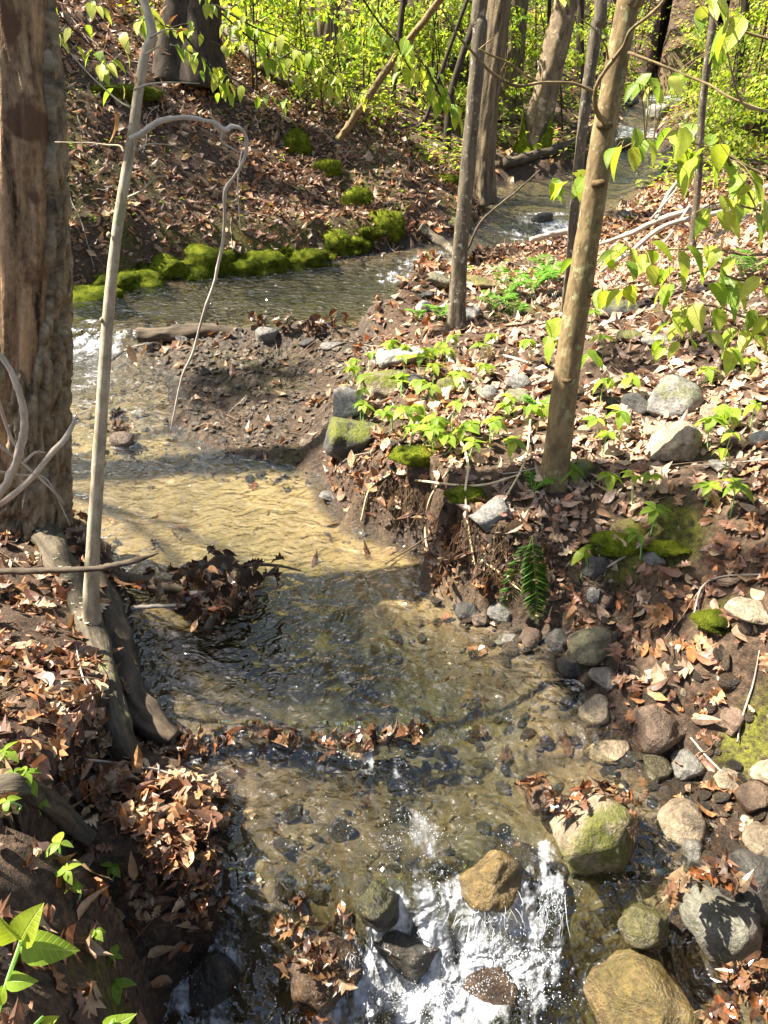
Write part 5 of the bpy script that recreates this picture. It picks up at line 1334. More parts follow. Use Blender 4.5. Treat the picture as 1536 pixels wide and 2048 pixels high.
for q, r in (([(1560, 400), (1440, 425), (1330, 452), (1260, 505), (1205, 540), (1195, 560)], [4.5, 5, 5, 5, 4, 2]), ([(1390, 330), (1345, 375), (1325, 410), (1312, 437)], [3, 4, 4, 4]), ([(1370, 335), (1362, 350), (1355, 375), (1300, 440)], [2, 2, 2, 2]), ([(1380, 410), (1340, 470), (1300, 510)], [3, 2.5, 2]),
             ([(1205, 540), (1220, 500), (1232, 490), (1210, 520)], [3.5, 3, 3, 2]), ([(1500, 430), (1420, 480), (1330, 520), (1250, 575)], [3, 3, 2.5, 1.5]), ([(1290, 590), (1400, 560), (1480, 556)], [3, 3, 2]), ([(1190, 575), (1260, 545), (1330, 520)], [3, 3, 2]), ([(1420, 520), (1440, 440), (1490, 390)], [2, 2, 1.5])):
    pixtube(mb, q, r, fy, -.4, 6, 3)
link("side_branch", mb.mesh("side_branch", M["wood_grey"]), t)
t, P, R = log_thing("leaning_pole", "bare brown pole leaning up to the right in the middle distance", [(678, 278), (720, 220), (780, 130), (830, 65), (880, 0), (920, -60)], [7, 7, 7, 7, 6, 6], "bark_brown", "dead tree", y=[9.7, 9.5, 9.2, 8.9, 8.6, 8.3], sides=12)
log_thing("mossy_pole", "slim mossy trunk slanting down the hillside behind the long spray", [(405, 20), (450, 75), (500, 130), (560, 175), (610, 200)], [6, 7, 8, 8, 7], "bark_lichen", "log", lift=.12, sides=12)
log_thing("bare_twig", "thin bare twig slanting over the stream below the lichen-spotted tree", [(935, 500), (965, 440), (1030, 385), (1080, 340)], [2.5, 2.5, 2, 1.5], "wood_log", "twig", y=6.2, sides=6)
for k, (lab, pts, r_) in enumerate([("crooked pale twig between the streaked grey boulder and the ochre boulder", [(1352, 1850), (1342, 1900), (1345, 1950), (1365, 2000)], [5, 5, 4, 3]), ("thin pale twig arching over the right cobble shore", [(1378, 1486), (1410, 1530), (1440, 1560), (1462, 1580)], [3, 4, 4, 3]),
                         ("long thin twig hanging down at the right edge below the moss", [(1515, 1315), (1500, 1390), (1480, 1450), (1470, 1500)], [2, 3, 3, 2]), ("pale curved twig lying on the shaded moss", [(1208, 1152), (1240, 1132), (1270, 1108), (1295, 1090)], [3.5, 4, 4, 3]),
                         ("thin twig curving through the moss near the right edge", [(1385, 1240), (1400, 1190), (1440, 1165), (1520, 1160)], [3, 3, 3, 2]), ("pale root-like stick lying among the stones above the bank", [(890, 700), (905, 735), (925, 770), (940, 800)], [7, 9, 8, 5]),
                         ("grey twig slanting across the herbs on the bank", [(835, 910), (880, 865), (930, 800), (950, 775)], [2.5, 3, 3, 2]), ("pale bent twig at the water end of the left leaf bank", [(172, 1532), (240, 1538), (300, 1548), (350, 1560), (358, 1570)], [4, 4.5, 5, 4, 3]), ("forked pale twig on the left leaf bank", [(160, 1535), (200, 1520), (235, 1500), (262, 1478)], [4, 4, 3.5, 2]),
                         ("white stick lying in sunny litter beyond the herbs", [(1005, 718), (1030, 725), (1056, 735)], [4, 5, 4]), ("thin dark twig rising from the leaf heap into the pool", [(770, 1140), (820, 1105), (870, 1075), (910, 1060)], [2, 2.5, 3, 2])]):
    log_thing("fallen_twig", lab, pts, [a * .62 for a in r_], "wood_grey" if k not in (10,) else "wood_dark", "twig", lift=.022, sides=7, seed=k, rough=.3, n=26)

# ------------------------------------------------------------------ heaps of leaves
def leaf_heap(label, centres, n, size, seed, wet=True, name="leaf_clump", z=None, upright=.0, cols=None, hgt=.05):
    """centres: (u, v, radius in photo px); leaves lie on ground (or at height z) and stack up"""
    rg = np.random.default_rng(seed)
    P0 = at_z(centres[0][0], centres[0][1], z) if z is not None else G(centres[0][0], centres[0][1])
    t = thing(name, label, "leaves", P0)
    w = np.array([c[2] ** 2 * (c[3] if len(c) > 3 else 1) for c in centres], float); w /= w.sum()
    for k in range(n):
        c = centres[rg.choice(len(centres), p=w)]
        a, r_ = rg.uniform(0, 6.28), math.sqrt(rg.uniform(0, 1)) * c[2]
        u, v = c[0] + math.cos(a) * r_, c[1] + math.sin(a) * r_ * .75
        p = at_z(u, v, z + rg.uniform(0, hgt)) if z is not None else G(u, v, rg.uniform(.005, hgt))
        nrm = np.array([[rg.normal(0, .5 + upright), rg.normal(0, .5 + upright) - upright * .5, 1 - .6 * upright]])
        R = frames(nrm, np.array([rg.uniform(0, 6.28)]))[0]
        s = size * rg.uniform(.7, 1.3)
        leaf_obj("leaf", dead_leaf_mesh(int(rg.choice(len(DEAD), p=[.1] * 5 + [.07] * 4 + [.044] * 5)), int(rg.choice(len(DEADCOL), p=DEADP if cols is None else cols)), wet), t, np.array(p) - R[:, 0] * s * .5, R, s)
    return t
dl = leaf_heap("heap of brown leaves snagged on a branch in the middle of the pool", [(425, 1135, 55), (400, 1185, 55), (470, 1195, 55), (520, 1130, 40, .6), (560, 1140, 30, .4), (420, 1240, 40, .7), (300, 1160, 30, .5), (345, 1165, 35, .6), (245, 1160, 25, .5)], 150, .07, 3, True, "leaf_debris_heap", z=.03, upright=.5, hgt=.12)
mb = MB()
for q, r in (([(205, 1152), (290, 1165), (370, 1178), (440, 1180)], [16, 15, 14, 8]), ([(430, 1150), (500, 1130), (560, 1132), (602, 1142)], [5, 4, 3, 1.5]), ([(415, 1260), (430, 1225), (436, 1190)], [10, 9, 7]), ([(430, 1180), (418, 1210), (405, 1240)], [3, 3, 2])):
    P = [at_z(u, v, .055) for u, v in q]; tube(mb, P, [a * depth_of(p) / FPX for a, p in zip(r, P)], 10, 24, .1, 6, 0, WHITE, 4)
link("snagged_branch", mb.mesh("snagged_branch", M["wood_dark"]), dl)
# its drowned core keeps the heap from floating
cm = MB(); V, T = ICO3; c0 = np.array(at_z(430, 1175, .02))
cm.add(V * [.19, .20, .09] * (1 + .25 * fbm(V[:, 0] * 3, V[:, 1] * 3, V[:, 2] * 3, 3, 5))[:, None] + c0, T, None, (.45, .35, .28)); link("rotted_core", cm.mesh("rotted_core", M["wood_dark"]), dl)
dm = leaf_heap("low dam of soaked leaves the pool spills over", [(u, 1470 + 13 * math.sin(u * .021) + (u % 3) * 4, 16 + (u * 7 % 13)) for u in range(345, 850, 23)], 120, .062, 4, True, "leaf_dam", z=-.030, upright=.35, hgt=.028)
mb = MB(); P = [at_z(u, v, -.062) for u, v in ((330, 1468), (450, 1486), (600, 1476), (720, 1470), (840, 1496))]; tube(mb, P, [.03, .03, .03, .026, .015], 10, 40, .2, 6, 0, WHITE, 3)
link("sunken_branch", mb.mesh("sunken_branch", M["wood_dark"]), dm)
REDS = np.array([.12, .10, .12, .05, .12, .14, .03, .18, .08, .04, .02]); REDS = REDS / REDS.sum()
leaf_heap("red-brown leaves plastered over the back of the mossy boulder", [(1130, 1612, 22), (1165, 1592, 24), (1205, 1582, 26), (1245, 1592, 24), (1268, 1615, 20), (1270, 1660, 16)], 46, .055, 5, True, z=.06, upright=.5, cols=REDS, hgt=.05)
leaf_heap("wet red leaves caught above the streaked grey boulder", [(1375, 1765, 20), (1400, 1745, 22), (1440, 1740, 24), (1480, 1765, 24), (1345, 1790, 20)], 42, .055, 6, True, z=.03, upright=.4, cols=REDS, hgt=.06)
leaf_heap("soaked red leaves in the bottom right shallows", [(1490, 1960, 40), (1520, 2010, 40), (1450, 2030, 36), (1530, 1930, 24)], 55, .06, 7, True, z=-.13, upright=.3, cols=REDS, hgt=.06)
leaf_heap("brown leaves draped over the wet rock where water spills", [(640, 1905, 45), (600, 1930, 35), (670, 1950, 40), (600, 1840, 50, .6), (690, 1850, 40, .5)], 60, .055, 8, True, z=-.12, upright=.5, hgt=.05)
leaf_heap("leaf heap slumping off the left bank into the stream", [(330, 1610, 60), (400, 1600, 50), (410, 1680, 50), (340, 1700, 60), (390, 1760, 55), (400, 1830, 45), (300, 1760, 45), (230, 1560, 60), (200, 1480, 50), (170, 1600, 50), (430, 1640, 35), (280, 1640, 50)], 290, .07, 9, False, "leaf_heap", hgt=.06, upright=.25)
leaf_heap("leaves and trash caught on the log dam above the gravel bar", [(305, 645, 14), (340, 655, 12), (420, 648, 18), (460, 650, 18), (520, 655, 20), (570, 660, 22), (630, 662, 24), (680, 660, 20)], 90, .085, 10, True, "leaf_dam", upright=.5, hgt=.10)
leaf_heap("wet leaves wrapped on the dark stone in midstream", [(1050, 1570, 16), (1080, 1560, 16), (1105, 1590, 14)], 16, .05, 11, True, z=-.02, upright=.6, cols=REDS)
leaf_heap("leaf-covered lump in the left riffle", [(240, 860, 22), (225, 880, 18), (250, 880, 18)], 26, .075, 12, True, upright=.5, hgt=.09)
leaf_heap("brown leaves piled at the foot of the undercut bank", [(900, 1130, 40), (940, 1160, 30), (880, 1180, 30), (980, 1190, 26), (1010, 1150, 26), (900, 1090, 26)], 85, .062, 13, False, upright=.5, hgt=.05)
leaf_heap("dark soaked leaves stuck in the far stream above the riffle", [(1050, 402, 16), (1100, 400, 12), (1290, 330, 18), (1270, 345, 14), (960, 440, 16)], 40, .12, 14, True, upright=.5, hgt=.08)
leaf_heap("leaves lodged among dark stones behind the lichen-spotted tree", [(960, 520, 24), (1000, 530, 20), (930, 530, 18)], 40, .10, 15, True, upright=.4, hgt=.06)

# ------------------------------------------------------------------ moss cushions
SPIKE = (np.array([(0, -.09, 0), (0, .09, 0), (1, 0, 0)]), np.array([(0, 1, 2)]))
def moss_cushion(box, label, seed, group=None, gain=1.0):
    u0, v0, u1, v1 = box
    rg = np.random.default_rng(seed + 400)
    b = G((u0 + u1) / 2, v1 - .3 * (v1 - v0)); dep = depth_of(b)
    w = (u1 - u0) * dep / FPX; h = (v1 - v0) * dep / FPX
    V, T = ICO3; N0 = V.copy()
    V = V * (1 + .34 * fbm(V[:, 0] * 1.7 + seed * 3, V[:, 1] * 1.7, V[:, 2] * 1.7, 3, 6) + .09 * fbm(V[:, 0] * 8 + seed, V[:, 1] * 8, V[:, 2] * 8, 2, 7))[:, None]
    V = V * [w * .60, w * .42, h * (.46 if seed < 16 or seed > 20 else .26)]
    t = thing("moss_cushion", label, "moss", b, group)
    c = np.array([b.x, b.y + w * .12, b.z + h * .04])
    mb = MB(); mb.add(V + c, T, None, (gain,) * 3); link("cushion", mb.mesh("cushion", M["moss"]), t)
    n = 2600; k = rg.integers(0, len(T), n); a, b_ = rg.uniform(0, 1, (2, n)); sw = a + b_ > 1; a[sw], b_[sw] = 1 - a[sw], 1 - b_[sw]
    p = V[T[k, 0]] * (1 - a - b_)[:, None] + V[T[k, 1]] * a[:, None] + V[T[k, 2]] * b_[:, None]
    nn = N0[T[k, 0]] + rg.normal(0, .45, (n, 3))
    sb = MB(); bulk(sb, SPIKE, p + c - nn * .004, dir_frames(nn, rg.uniform(0, 6, n)), rg.uniform(.012, .032, n) * (dep / 7), np.tile(np.array([1.0, 1, 1]) * gain, (n, 1)) * rg.uniform(.7, 1.5, (n, 1)))
    o = link("moss_fronds", sb.mesh("moss_fronds", M["moss"], False), t); o["kind"] = "stuff"
MC = [((130, 565, 215, 625), "dim moss mat nearest the snag on the far bank"), ((215, 530, 300, 595), "ragged moss mat right of the pale sapling on the far bank"), ((300, 498, 362, 572), "plump moss cushion first right of the ragged mat"), ((358, 485, 440, 562), "tall double moss cushion left of the drooping branch tip"),
      ((436, 515, 496, 560), "low dark moss cushion behind the drooping branch"), ((494, 488, 574, 558), "big rounded bright moss cushion on the middle of the far bank"), ((570, 490, 636, 548), "rounded moss cushion next right of the big bright one"), ((630, 500, 662, 528), "little moss cushion in the gap of the row"),
      ((652, 455, 700, 520), "upright moss cushion near the right end of the row"), ((694, 466, 734, 506), "last small moss cushion of the row towards the bend"), ((560, 252, 612, 325), "moss patch high on the hillside beside the leaning pole's foot"), ((630, 312, 680, 358), "moss patch halfway down the hillside shoulder"), ((685, 370, 740, 430), "moss patch low on the hillside shoulder"),
      ((738, 412, 800, 480), "leafy moss bank at the outer bend"), ((180, 165, 300, 200), "thin moss edge over the dark hollow on the hillside"), ((868, 345, 912, 372), "moss hump left of the ridged trunk"), ((790, 880, 880, 945), "golden sunlit moss cushion on the lip of the undercut bank"), ((905, 960, 965, 1010), "small golden moss tuft on the bank lip"), ((1190, 1060, 1290, 1118), "bright moss mat on the shaded bank left of the grey stone"), ((1300, 1075, 1385, 1115), "bright moss mat on the shaded bank right of the grey stone"), ((1400, 1205, 1475, 1275), "loose moss tuft by the smooth tan stone")]
rm = random.Random(8)
MC = [((b[0] - .14 * (b[2] - b[0]), b[1], b[2] + .14 * (b[2] - b[0]), b[3]) if k < 10 else b, lab) for k, (b, lab) in enumerate(MC)] 
for k in range(20):
    u = rm.uniform(140, 740); v = np.interp(u, [130, 250, 400, 535, 670, 740], [600, 580, 552, 542, 515, 490]) + rm.uniform(-34, 8); w_ = rm.uniform(24, 60)
    near = min(MC[:10], key=lambda q: abs((q[0][0] + q[0][2]) / 2 - u))
    MC.append(((u - w_ / 2, v - w_ * .35, u + w_ / 2, v + w_ * .3), "small moss tuft %s %s" % ("above and beside" if v < (near[0][1] + near[0][3]) / 2 else "below and beside", "the " + " ".join(near[1].split()[:5]) if near[1].split()[0] != "last" else "the last small moss cushion")))
for k, (b, lab) in enumerate(MC): moss_cushion(b, lab, k, "moss cushions along the banks", .75 if k in (0, 4, 14) else rm.uniform(.5, .95) if k > 20 else .55 if k == 20 else rm.uniform(.75, 1.0))

# ------------------------------------------------------------------ herbs, ferns, seedlings
def herb(p, h, nleaf, size, label, group, seed, name="woodland_herb", gain=1.0, umbrella=True):
    rg = random.Random(seed); p = np.array(p)
    t = thing(name, label, "plant", p, group)
    top = p + np.array([rg.gauss(0, .12) * h, rg.gauss(0, .12) * h, h])
    mb = MB(); tube(mb, [tuple(p - [0, 0, .01]), tuple((p + top) / 2 + [rg.gauss(0, .01), 0, 0]), tuple(top)], [.0028, .0024, .0018], 5, 8, col=(.5, .75, .3), cap=False)
    link("stem", mb.mesh("stem", M["leaf_fern"]), t)
    a0 = rg.uniform(0, 6.28)
    for k in range(nleaf):
        a = a0 + k * 6.283 / nleaf + rg.uniform(-.25, .25)
        d = np.array([[math.cos(a), math.sin(a), rg.uniform(-.55, .15) if umbrella else rg.uniform(-.1, .6)]])
        R = dir_frames(d, np.array([rg.uniform(-.3, .3)]))[0]
        leaf_obj("leaf", green_leaf_mesh(rg.randrange(4), rg.choice([0, 1, 1, 3])), t, top if umbrella else p + (top - p) * rg.uniform(.5, 1), R, size * rg.uniform(.75, 1.2))
    return t
def near_rock(u, v):
    b, c_, lab, kw = min(ROCKS, key=lambda r: (r[0][0] + r[0][2] - 2 * u) ** 2 + 4 * ((r[0][1] + r[0][3]) - 2 * v) ** 2)
    cu, cv = (b[0] + b[2]) / 2, (b[1] + b[3]) / 2
    rel = ("in front of" if v > cv else "behind") if abs(v - cv) * 1.6 > abs(u - cu) else ("right of" if u > cu else "left of")
    w = []
    for q in lab.split():
        if w and q in ("in", "with", "at", "by", "on", "among", "beside", "behind", "under", "tucked", "above", "left", "right", "near", "capped", "upslope", "shaded", "overhanging", "sticking", "next", "between", "perched", "embedded", "set", "leaning"): break
        w.append(q)
    return rel + " the " + " ".join(w)
HB = [(705, 728), (735, 722), (690, 752), (760, 758), (840, 738), (815, 702), (860, 700), (885, 690), (905, 682), (965, 700), (985, 690), (1060, 700), (830, 842), (872, 868), (905, 838), (940, 858), (1012, 820), (1028, 812), (985, 858), (772, 848), (800, 838), (722, 818), (885, 888), (935, 892), (1050, 822), (845, 775), (865, 748), (1085, 820), (1200, 790), (1240, 850), (1190, 860), (780, 700), (1180, 640), (1205, 690), (1300, 968), (1265, 985), (1145, 955), (1025, 915), (1460, 1010), (1160, 1140), (1280, 1095), (1440, 860), (1500, 830)]
HB += [(rnd.uniform(690, 1000), rnd.uniform(690, 890)) for _ in range(26)] + [(rnd.uniform(1180, 1530), rnd.uniform(700, 1060)) for _ in range(12)]
for k, (u, v) in enumerate(HB):
    p = G(u, v + 26); h = rnd.uniform(.08, .15)
    zone = ("tall " if h > .125 else "low " if h < .1 else "") + "whorled green herb " + near_rock(u, v)
    zone = " ".join(zone.split()[:16])
    herb(p, h, rnd.randint(4, 6), rnd.uniform(.055, .085), zone, "herbs on the right bank", k)
for k, (u, v) in enumerate([(15, 1525), (40, 1560), (62, 1590), (95, 1665), (120, 1700), (140, 1760), (30, 1610), (155, 1800), (225, 1760), (200, 1890), (230, 1930), (240, 1990), (110, 1610), (75, 1640)]):
    herb(G(u, v + 12), .05, rnd.randint(3, 5), rnd.uniform(.028, .045), "small lobed green herb %s, on the left bank" % ("above the buried log" if v < 1600 else "beside the buried log" if v < 1680 else "below the buried log" if v < 1820 else "by the dark hollow under the leaf heap"), "herbs trailing down the left bank", 100 + k)
def big_leaf_plant(label, base, stems, seed, y_off):
    t = thing("seedling", label, "plant", base)
    mb = MB()
    for (pts, leaves) in stems:
        P = [at_y(u, v, y_off) for u, v in pts]; tube(mb, P, [.0032] * len(P), 6, 12, col=(.55, .8, .3), cap=False)
        for (u, v, du, dv, sz, k) in leaves:
            p = at_y(u, v, y_off); q = at_y(u + du, v + dv, y_off - .02)
            R = dir_frames(np.array([np.array(q - p)]), np.array([.25 * (k % 3 - 1)]))[0]
            # face the blade to the camera and the sky
            X = R[:, 0]; Zt = np.array([0, -.7, .75]); Zt = Zt - X * (X @ Zt); Zt /= np.linalg.norm(Zt); R = np.stack([X, np.cross(Zt, X), Zt], 1)
            leaf_obj("leaf", green_leaf_mesh(k % 4, k % 2), t, p, R, sz * depth_of(p) / FPX)
    link("stem", mb.mesh("stem", M["leaf_fern"]), t)
sb_ = G(5, 2010)
big_leaf_plant("three-leaved bright green seedling at the left edge in the foreground", sb_, [([(-5, 2030), (15, 1960), (38, 1895), (42, 1880)], [(40, 1882, 45, -105, 118, 0), (38, 1888, 98, 22, 108, 1), (34, 1880, -75, -70, 105, 2), (10, 1960, 60, 10, 62, 1), (8, 1970, -20, 60, 60, 0)]), ([(60, 2060), (85, 2035)], [(85, 2050, 50, -25, 60, 2)]), ([(200, 2080), (228, 2040)], [(205, 2060, 60, -20, 66, 3)])], 1, sb_.y - .05)
def fern(p, n, L, label, seed, group=None, hang=False, az=None, gain=1.0, arch=.55):
    rg = np.random.default_rng(seed); p = np.array(p)
    t = thing("fern", label, "fern", p, group)
    for k in range(n):
        a = rg.uniform(0, 6.28) if az is None else az + rg.normal(0, .5)
        l = L * rg.uniform(.7, 1.15)
        s = np.linspace(0, 1, 16)
        if hang: c = p + np.stack([np.cos(a) * s * l * .3, np.sin(a) * s * l * .3, -s * l], 1)
        else: c = p + np.stack([np.cos(a) * s * l * .6, np.sin(a) * s * l * .6, l * (s * 1.0 - arch * s ** 2.2)], 1)
        mb = MB(); tube(mb, [tuple(q) for q in c[::3]], [.002, .0015, .001, .001, .0008, .0006], 4, 10, col=(.35, .45, .12), cap=False)
        d = np.gradient(c, axis=0); side = np.cross(d, [0, 0, 1.0] if not hang else [0, -1.0, 0]); side /= np.linalg.norm(side, axis=1, keepdims=True) + 1e-9
        for sg in (-1, 1):
            idx = np.repeat(np.arange(2, 16), 2); jit = rg.uniform(0, 1, len(idx))
            pp = c[idx] + d[idx] * (jit[:, None] - .5); f = idx / 15
            dirs = side[idx] * sg + d[idx] / (np.linalg.norm(d[idx], axis=1, keepdims=True)) * .45 + rg.normal(0, .08, (len(idx), 3))
            size = l * .20 * np.sin(np.pi * (f * .86 + .1)) ** .8
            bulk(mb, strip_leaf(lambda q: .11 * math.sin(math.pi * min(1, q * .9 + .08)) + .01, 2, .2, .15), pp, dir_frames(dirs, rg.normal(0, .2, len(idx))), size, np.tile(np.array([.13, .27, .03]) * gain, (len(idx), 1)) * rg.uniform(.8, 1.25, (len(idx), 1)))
        link("frond", mb.mesh("frond", M["leaf_fern"], False), t)
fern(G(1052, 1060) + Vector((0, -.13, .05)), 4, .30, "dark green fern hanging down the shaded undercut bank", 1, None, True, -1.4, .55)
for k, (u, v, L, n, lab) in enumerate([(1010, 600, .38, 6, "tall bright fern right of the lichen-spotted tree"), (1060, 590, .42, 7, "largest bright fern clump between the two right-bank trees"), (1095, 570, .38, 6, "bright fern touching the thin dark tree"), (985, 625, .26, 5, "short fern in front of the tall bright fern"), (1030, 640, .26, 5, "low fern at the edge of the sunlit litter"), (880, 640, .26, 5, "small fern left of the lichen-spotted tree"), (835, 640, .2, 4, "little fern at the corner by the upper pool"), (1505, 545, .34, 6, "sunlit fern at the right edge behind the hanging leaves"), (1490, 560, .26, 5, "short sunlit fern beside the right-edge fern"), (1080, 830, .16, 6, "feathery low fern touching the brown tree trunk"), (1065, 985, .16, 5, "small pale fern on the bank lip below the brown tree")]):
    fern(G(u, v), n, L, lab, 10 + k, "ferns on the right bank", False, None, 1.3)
# low green growth on the hillside and the far floor
rng = np.random.default_rng(77)
mb = MB()
def cover(n, ymin, ymax, size, dens_seed, per=(4, 9), hgt=.12, thr=.0):
    y = rng.uniform(ymin, ymax, n); x = rng.uniform(-.6, .62, n) * y
    k = (dlook(x, y) > .15) & (fbm(x * .7, y * .7, 0, 3, dens_seed) > thr); x, y = x[k], y[k]; z = gz(x, y)
    for q in range(len(x)):
        m_ = int(rng.integers(*per)); a = rng.uniform(0, 6.28, m_)
        p = np.stack([x[q] + rng.normal(0, .05, m_) * (1 + hgt * 3), y[q] + rng.normal(0, .05, m_) * (1 + hgt * 3), z[q] + rng.uniform(.02, hgt, m_)], 1)
        dd = np.stack([np.cos(a), np.sin(a), rng.uniform(-.5, .4, m_)], 1)
        bulk(mb, FARLEAF, p, dir_frames(dd, rng.uniform(-.5, .5, m_)), size * rng.uniform(.6, 1.4, m_), green_cols(m_, rng, .9))
cover(700, 6.3, 12, .045, 5, (3, 7), .08, .1)
cover(4600, 10.5, 34, .09, 6, (6, 14), .45, -.2)
o = link("undergrowth", mb.mesh("undergrowth", M["leaf_green"]), None); tag(o, "low green undergrowth of seedlings over the hillside and far floor", "undergrowth", kind="stuff")

# ------------------------------------------------------------------ roots and rootlets in the undercut bank, twigs in the litter
mb = MB()
for k in range(340):
    f = rnd.uniform(0, 1); u = 690 + 420 * f; v = np.interp(u, [690, 750, 815, 870, 960, 1060, 1110], [885, 935, 975, 1020, 1050, 1075, 1085]) + rnd.uniform(-6, 30)
    p = G(u, v); q = [tuple(p)]; L = rnd.uniform(.04, .26)
    dx, dy = rnd.gauss(-.05, .35), -rnd.uniform(.1, .45)
    for s in range(1, 5): q.append((p.x + dx * L * s / 4 + rnd.gauss(0, .008), p.y + dy * L * s / 4, max(p.z - L * (s / 4) ** 1.3 + .01, float(gz(p.x + dx * L * s / 4, p.y + dy * L * s / 4)) + .004)))
    r = rnd.choice([.0009, .0012, .0015, .0028]); cc = rnd.choice([(.9, .6, .4), (.5, .33, .22), (1.3, 1.0, .75)])
    tube(mb, q, [r, r * .8, r * .6, r * .5, r * .3], 4, 9, col=cc, cap=False)
o = link("rootlets", mb.mesh("rootlets", M["wood_log"]), ground); o["kind"] = "stuff"
mb = MB()
for pts, r_ in (([(915, 880), (935, 940), (930, 1000), (938, 1080), (952, 1160)], [3, 3, 2.6, 2.4, 1.5]), ([(900, 950), (860, 1010), (850, 1080), (862, 1160)], [2.5, 2.5, 2.4, 1.6]), ([(1060, 850), (1050, 930), (1010, 1010), (985, 1050)], [2.2, 2.2, 2, 1.6]), ([(780, 960), (740, 1000), (722, 1060)], [2.4, 2, 1.5]), ([(830, 990), (950, 985), (1040, 965)], [2.4, 2.4, 1.6]), ([(960, 1150), (1000, 1170), (1050, 1205)], [3, 3, 2])):
    P = [G(u, v, .03) for u, v in pts]; me_ = MB(); tube(me_, P, [a * depth_of(p) / FPX for a, p in zip(r_, P)], 6, 30, .1, 6, 0, (1.6, 1.5, 1.3), 1); link("root", me_.mesh("root", M["bark_pale"]), ground)
mb = MB()
for k in range(420):
    if k < 200: y = rnd.uniform(.9, 6)
    else: y = rnd.uniform(6, 13)
    x = rnd.uniform(-.6, .6) * y + rnd.uniform(-.3, .3)
    if dlook(np.array([x]), np.array([y]))[0] < .05: continue
    L = rnd.uniform(.06, .35) * (1 if k < 200 else 1.8); a = rnd.uniform(0, 6.28); q = []
    for s in range(4):
        xx = x + math.cos(a) * L * s / 3 + rnd.gauss(0, .01); yy = y + math.sin(a) * L * s / 3 + rnd.gauss(0, .01); q.append((xx, yy, float(gz(xx, yy)) + .018 + rnd.uniform(0, .015)))
    r = rnd.uniform(.0012, .0035) * (1 if k < 200 else 1.6); cc = rnd.choice([(1, 1, 1), (.5, .4, .3), (.75, .6, .5), (.3, .22, .16)])
    tube(mb, q, [r, r, r * .8, r * .5], 4, 8, col=cc, cap=False)
o = link("fallen_twigs", mb.mesh("fallen_twigs", M["wood_grey"]), ground); o["kind"] = "stuff"

# crumbling clods on the undercut face
rng = np.random.default_rng(31)
mb = MB(); n = 900
uu = rng.uniform(660, 1230, n); vv = np.interp(uu, [660, 700, 760, 830, 960, 1100, 1230], [900, 945, 1010, 1080, 1120, 1140, 1190]) + rng.normal(0, 34, n)
P = np.array([tuple(G(a_, b_)) for a_, b_ in zip(uu, vv)])
k = (dlook(P[:, 0], P[:, 1]) > .0); P = P[k]; n = len(P)
for q in range(8):
    m_ = np.arange(n) % 8 == q
    s_ = .010 * 5.0 ** (rng.uniform(0, 1, m_.sum()) ** 1.6)
    bulk(mb, STONE[q], P[m_], frames(rng.normal(size=(m_.sum(), 3)) + [0, -.5, 1], rng.uniform(0, 6.28, m_.sum())), s_, np.array([(.10, .062, .038), (.16, .10, .06), (.06, .04, .027), (.22, .16, .11)])[rng.integers(0, 4, m_.sum())])
me = mb.mesh("soil_clods", M["rock"], False); o = link("soil_clods", me, ground); o["kind"] = "stuff"

# ------------------------------------------------------------------ falling water strands, foam and spray of the cascade
rng = np.random.default_rng(99)
mb = MB()
FALLS = [  # lip (u range, v), foot (u range, v), heights, strands
    ((1080, 1128), 1772, (1060, 1135), 1868, -.075, -.20, 75), ((925, 1045), 1806, (895, 1060), 1905, -.085, -.22, 120), ((840, 925), 1800, (800, 910), 1900, -.10, -.23, 34), ((700, 770), 1885, (690, 800), 1985, -.16, -.28, 60),
]
for (ua, ub), v0, (fa, fb), v1, z0, z1, n in FALLS:
    for k in range(int(n * .3)):
        f = rng.uniform(0, 1); a = np.array(at_z(ua + (ub - ua) * f + rng.normal(0, 3), v0 + rng.normal(0, 20), z0 + rng.uniform(-.004, .010)))
        g = np.clip(f + rng.normal(0, .10), -.1, 1.1); b = np.array(at_z(fa + (fb - fa) * g, v1 + rng.normal(0, 14), z1 + rng.uniform(-.01, .02)))
        lo, hi = sorted(rng.uniform(0, 1, 2)); hi = max(hi, lo + .25)
        pts = []
        for q in np.linspace(lo, min(hi, 1.05), 5):
            p = a * (1 - q) + b * q; p[2] = a[2] + (b[2] - a[2]) * q ** 1.9 + rng.normal(0, .0025); p[0] += rng.normal(0, .0035); pts.append(tuple(p))
        r = .0004 * 2.6 ** rng.uniform(0, 1)
        tube(mb, pts, [r * .5, r, r * 1.2, r, r * .4], 5, 8, .3, 6, 0, (1, 1, 1), k, False)
o = link("falling_water", mb.mesh("falling_water", M["spray"]), water); o["kind"] = "stuff"
mb = MB()
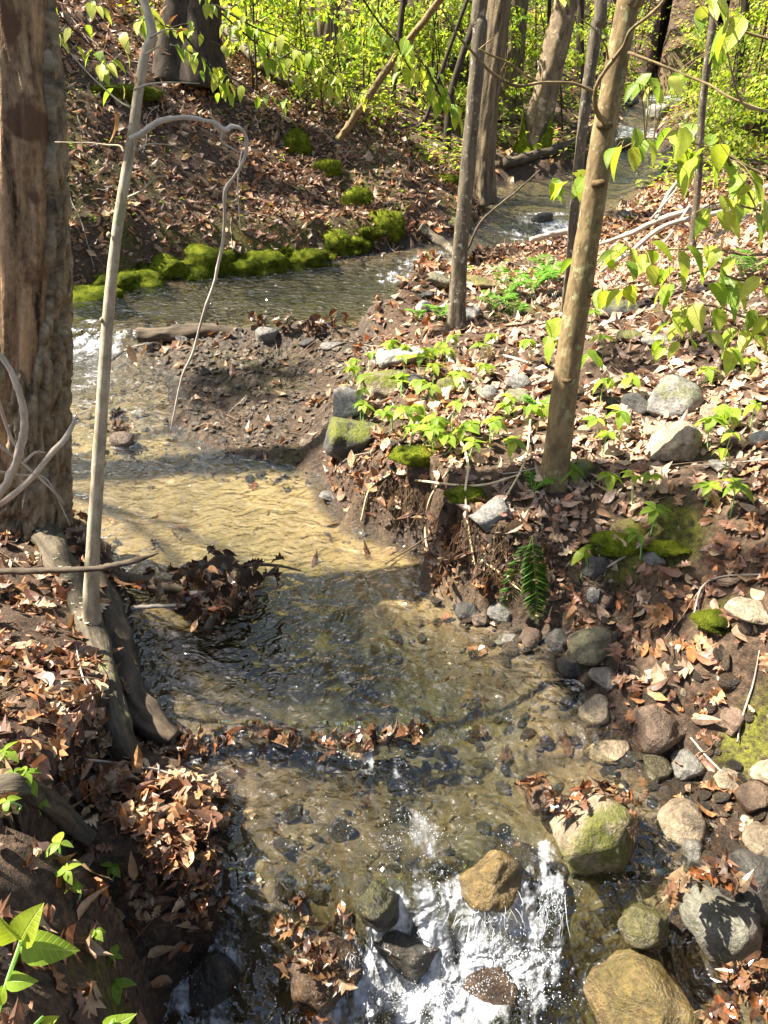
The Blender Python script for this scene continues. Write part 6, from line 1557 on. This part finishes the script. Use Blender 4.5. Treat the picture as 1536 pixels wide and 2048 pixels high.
FOAM = [(1000, 1915, -.235, 62, 40, .03, 420), (940, 1960, -.27, 80, 36, .035, 420), (1075, 1900, -.24, 42, 34, .03, 260), (1060, 1985, -.29, 70, 36, .03, 320), (880, 2010, -.31, 90, 36, .03, 420), (780, 2000, -.30, 46, 30, .02, 220), (1105, 1840, -.19, 22, 36, .02, 130), (960, 2050, -.335, 120, 26, .02, 420), (430, 2000, -.32, 40, 24, .015, 120),
        (715, 1512, -.045, 60, 8, .006, 70), (640, 1508, -.045, 40, 7, .006, 50), (800, 1520, -.045, 24, 14, .008, 40), (405, 1500, -.04, 26, 7, .005, 30), (810, 1640, -.058, 34, 34, .01, 60), (870, 1675, -.06, 30, 14, .01, 40), (780, 1690, -.06, 16, 30, .008, 30), (1020, 1650, -.06, 12, 20, .008, 20)]
for (u, v, z, ru, rv, hz, n) in FOAM:
    n = int(n * (.55 if v > 1800 else .25))
    lump = rng.normal(0, .6, (9, 2)); idx = rng.integers(0, 9, n)
    du = lump[idx, 0] + rng.normal(0, .28, n); dv = lump[idx, 1] + rng.normal(0, .28, n); rr_ = np.hypot(du, dv)
    zz = z + hz * np.exp(-rr_ ** 2) * rng.uniform(0, 1, n)
    p = np.array([tuple(at_z(u + a_ * ru, v + b_ * rv, c)) for a_, b_, c in zip(du, dv, zz)])
    s = .0006 * (4.0 ** (rng.uniform(0, 1, n) ** 1.7)); R = np.tile(np.eye(3), (n, 1, 1)); R[:, 1, 1] = rng.uniform(.8, 1.9, n); R[:, 2, 2] = rng.uniform(.5, 1, n)
    bulk(mb, ICO1, p, R, s, np.ones((n, 3)))
o = link("foam", mb.mesh("foam", M["spray"]), water); o["kind"] = "stuff"
mb = MB()
for (u, v, z, n, ru, rv, hz) in ((990, 1890, -.2, 520, 90, 80, .05), (880, 2000, -.28, 420, 120, 50, .04), (1105, 1800, -.12, 160, 35, 50, .07), (830, 1650, -.055, 80, 80, 45, .015), (790, 1700, -.06, 60, 60, 70, .015), (700, 1510, -.04, 60, 90, 20, .01), (1020, 1690, -.07, 60, 40, 60, .02), (880, 1780, -.08, 150, 60, 60, .05), (420, 1960, -.3, 120, 60, 50, .04), (730, 1900, -.25, 120, 40, 60, .04), (640, 1640, -.05, 30, 70, 60, .01)):
    du, dv = rng.normal(0, .5, (2, n)); zz = z + rng.exponential(1, n) * hz * .4
    p = np.array([tuple(at_z(u + a * ru, v + b * rv, c)) for a, b, c in zip(du, dv, zz)])
    s = .0006 * (2.6 ** rng.uniform(0, 1, n)); R = np.tile(np.eye(3), (n, 1, 1)); R[:, 1, 1] = rng.uniform(1, 2.2, n)
    bulk(mb, ICO1, p, R, s, np.ones((n, 3)))
o = link("spray_droplets", mb.mesh("spray_droplets", M["spray"]), water); o["kind"] = "stuff"
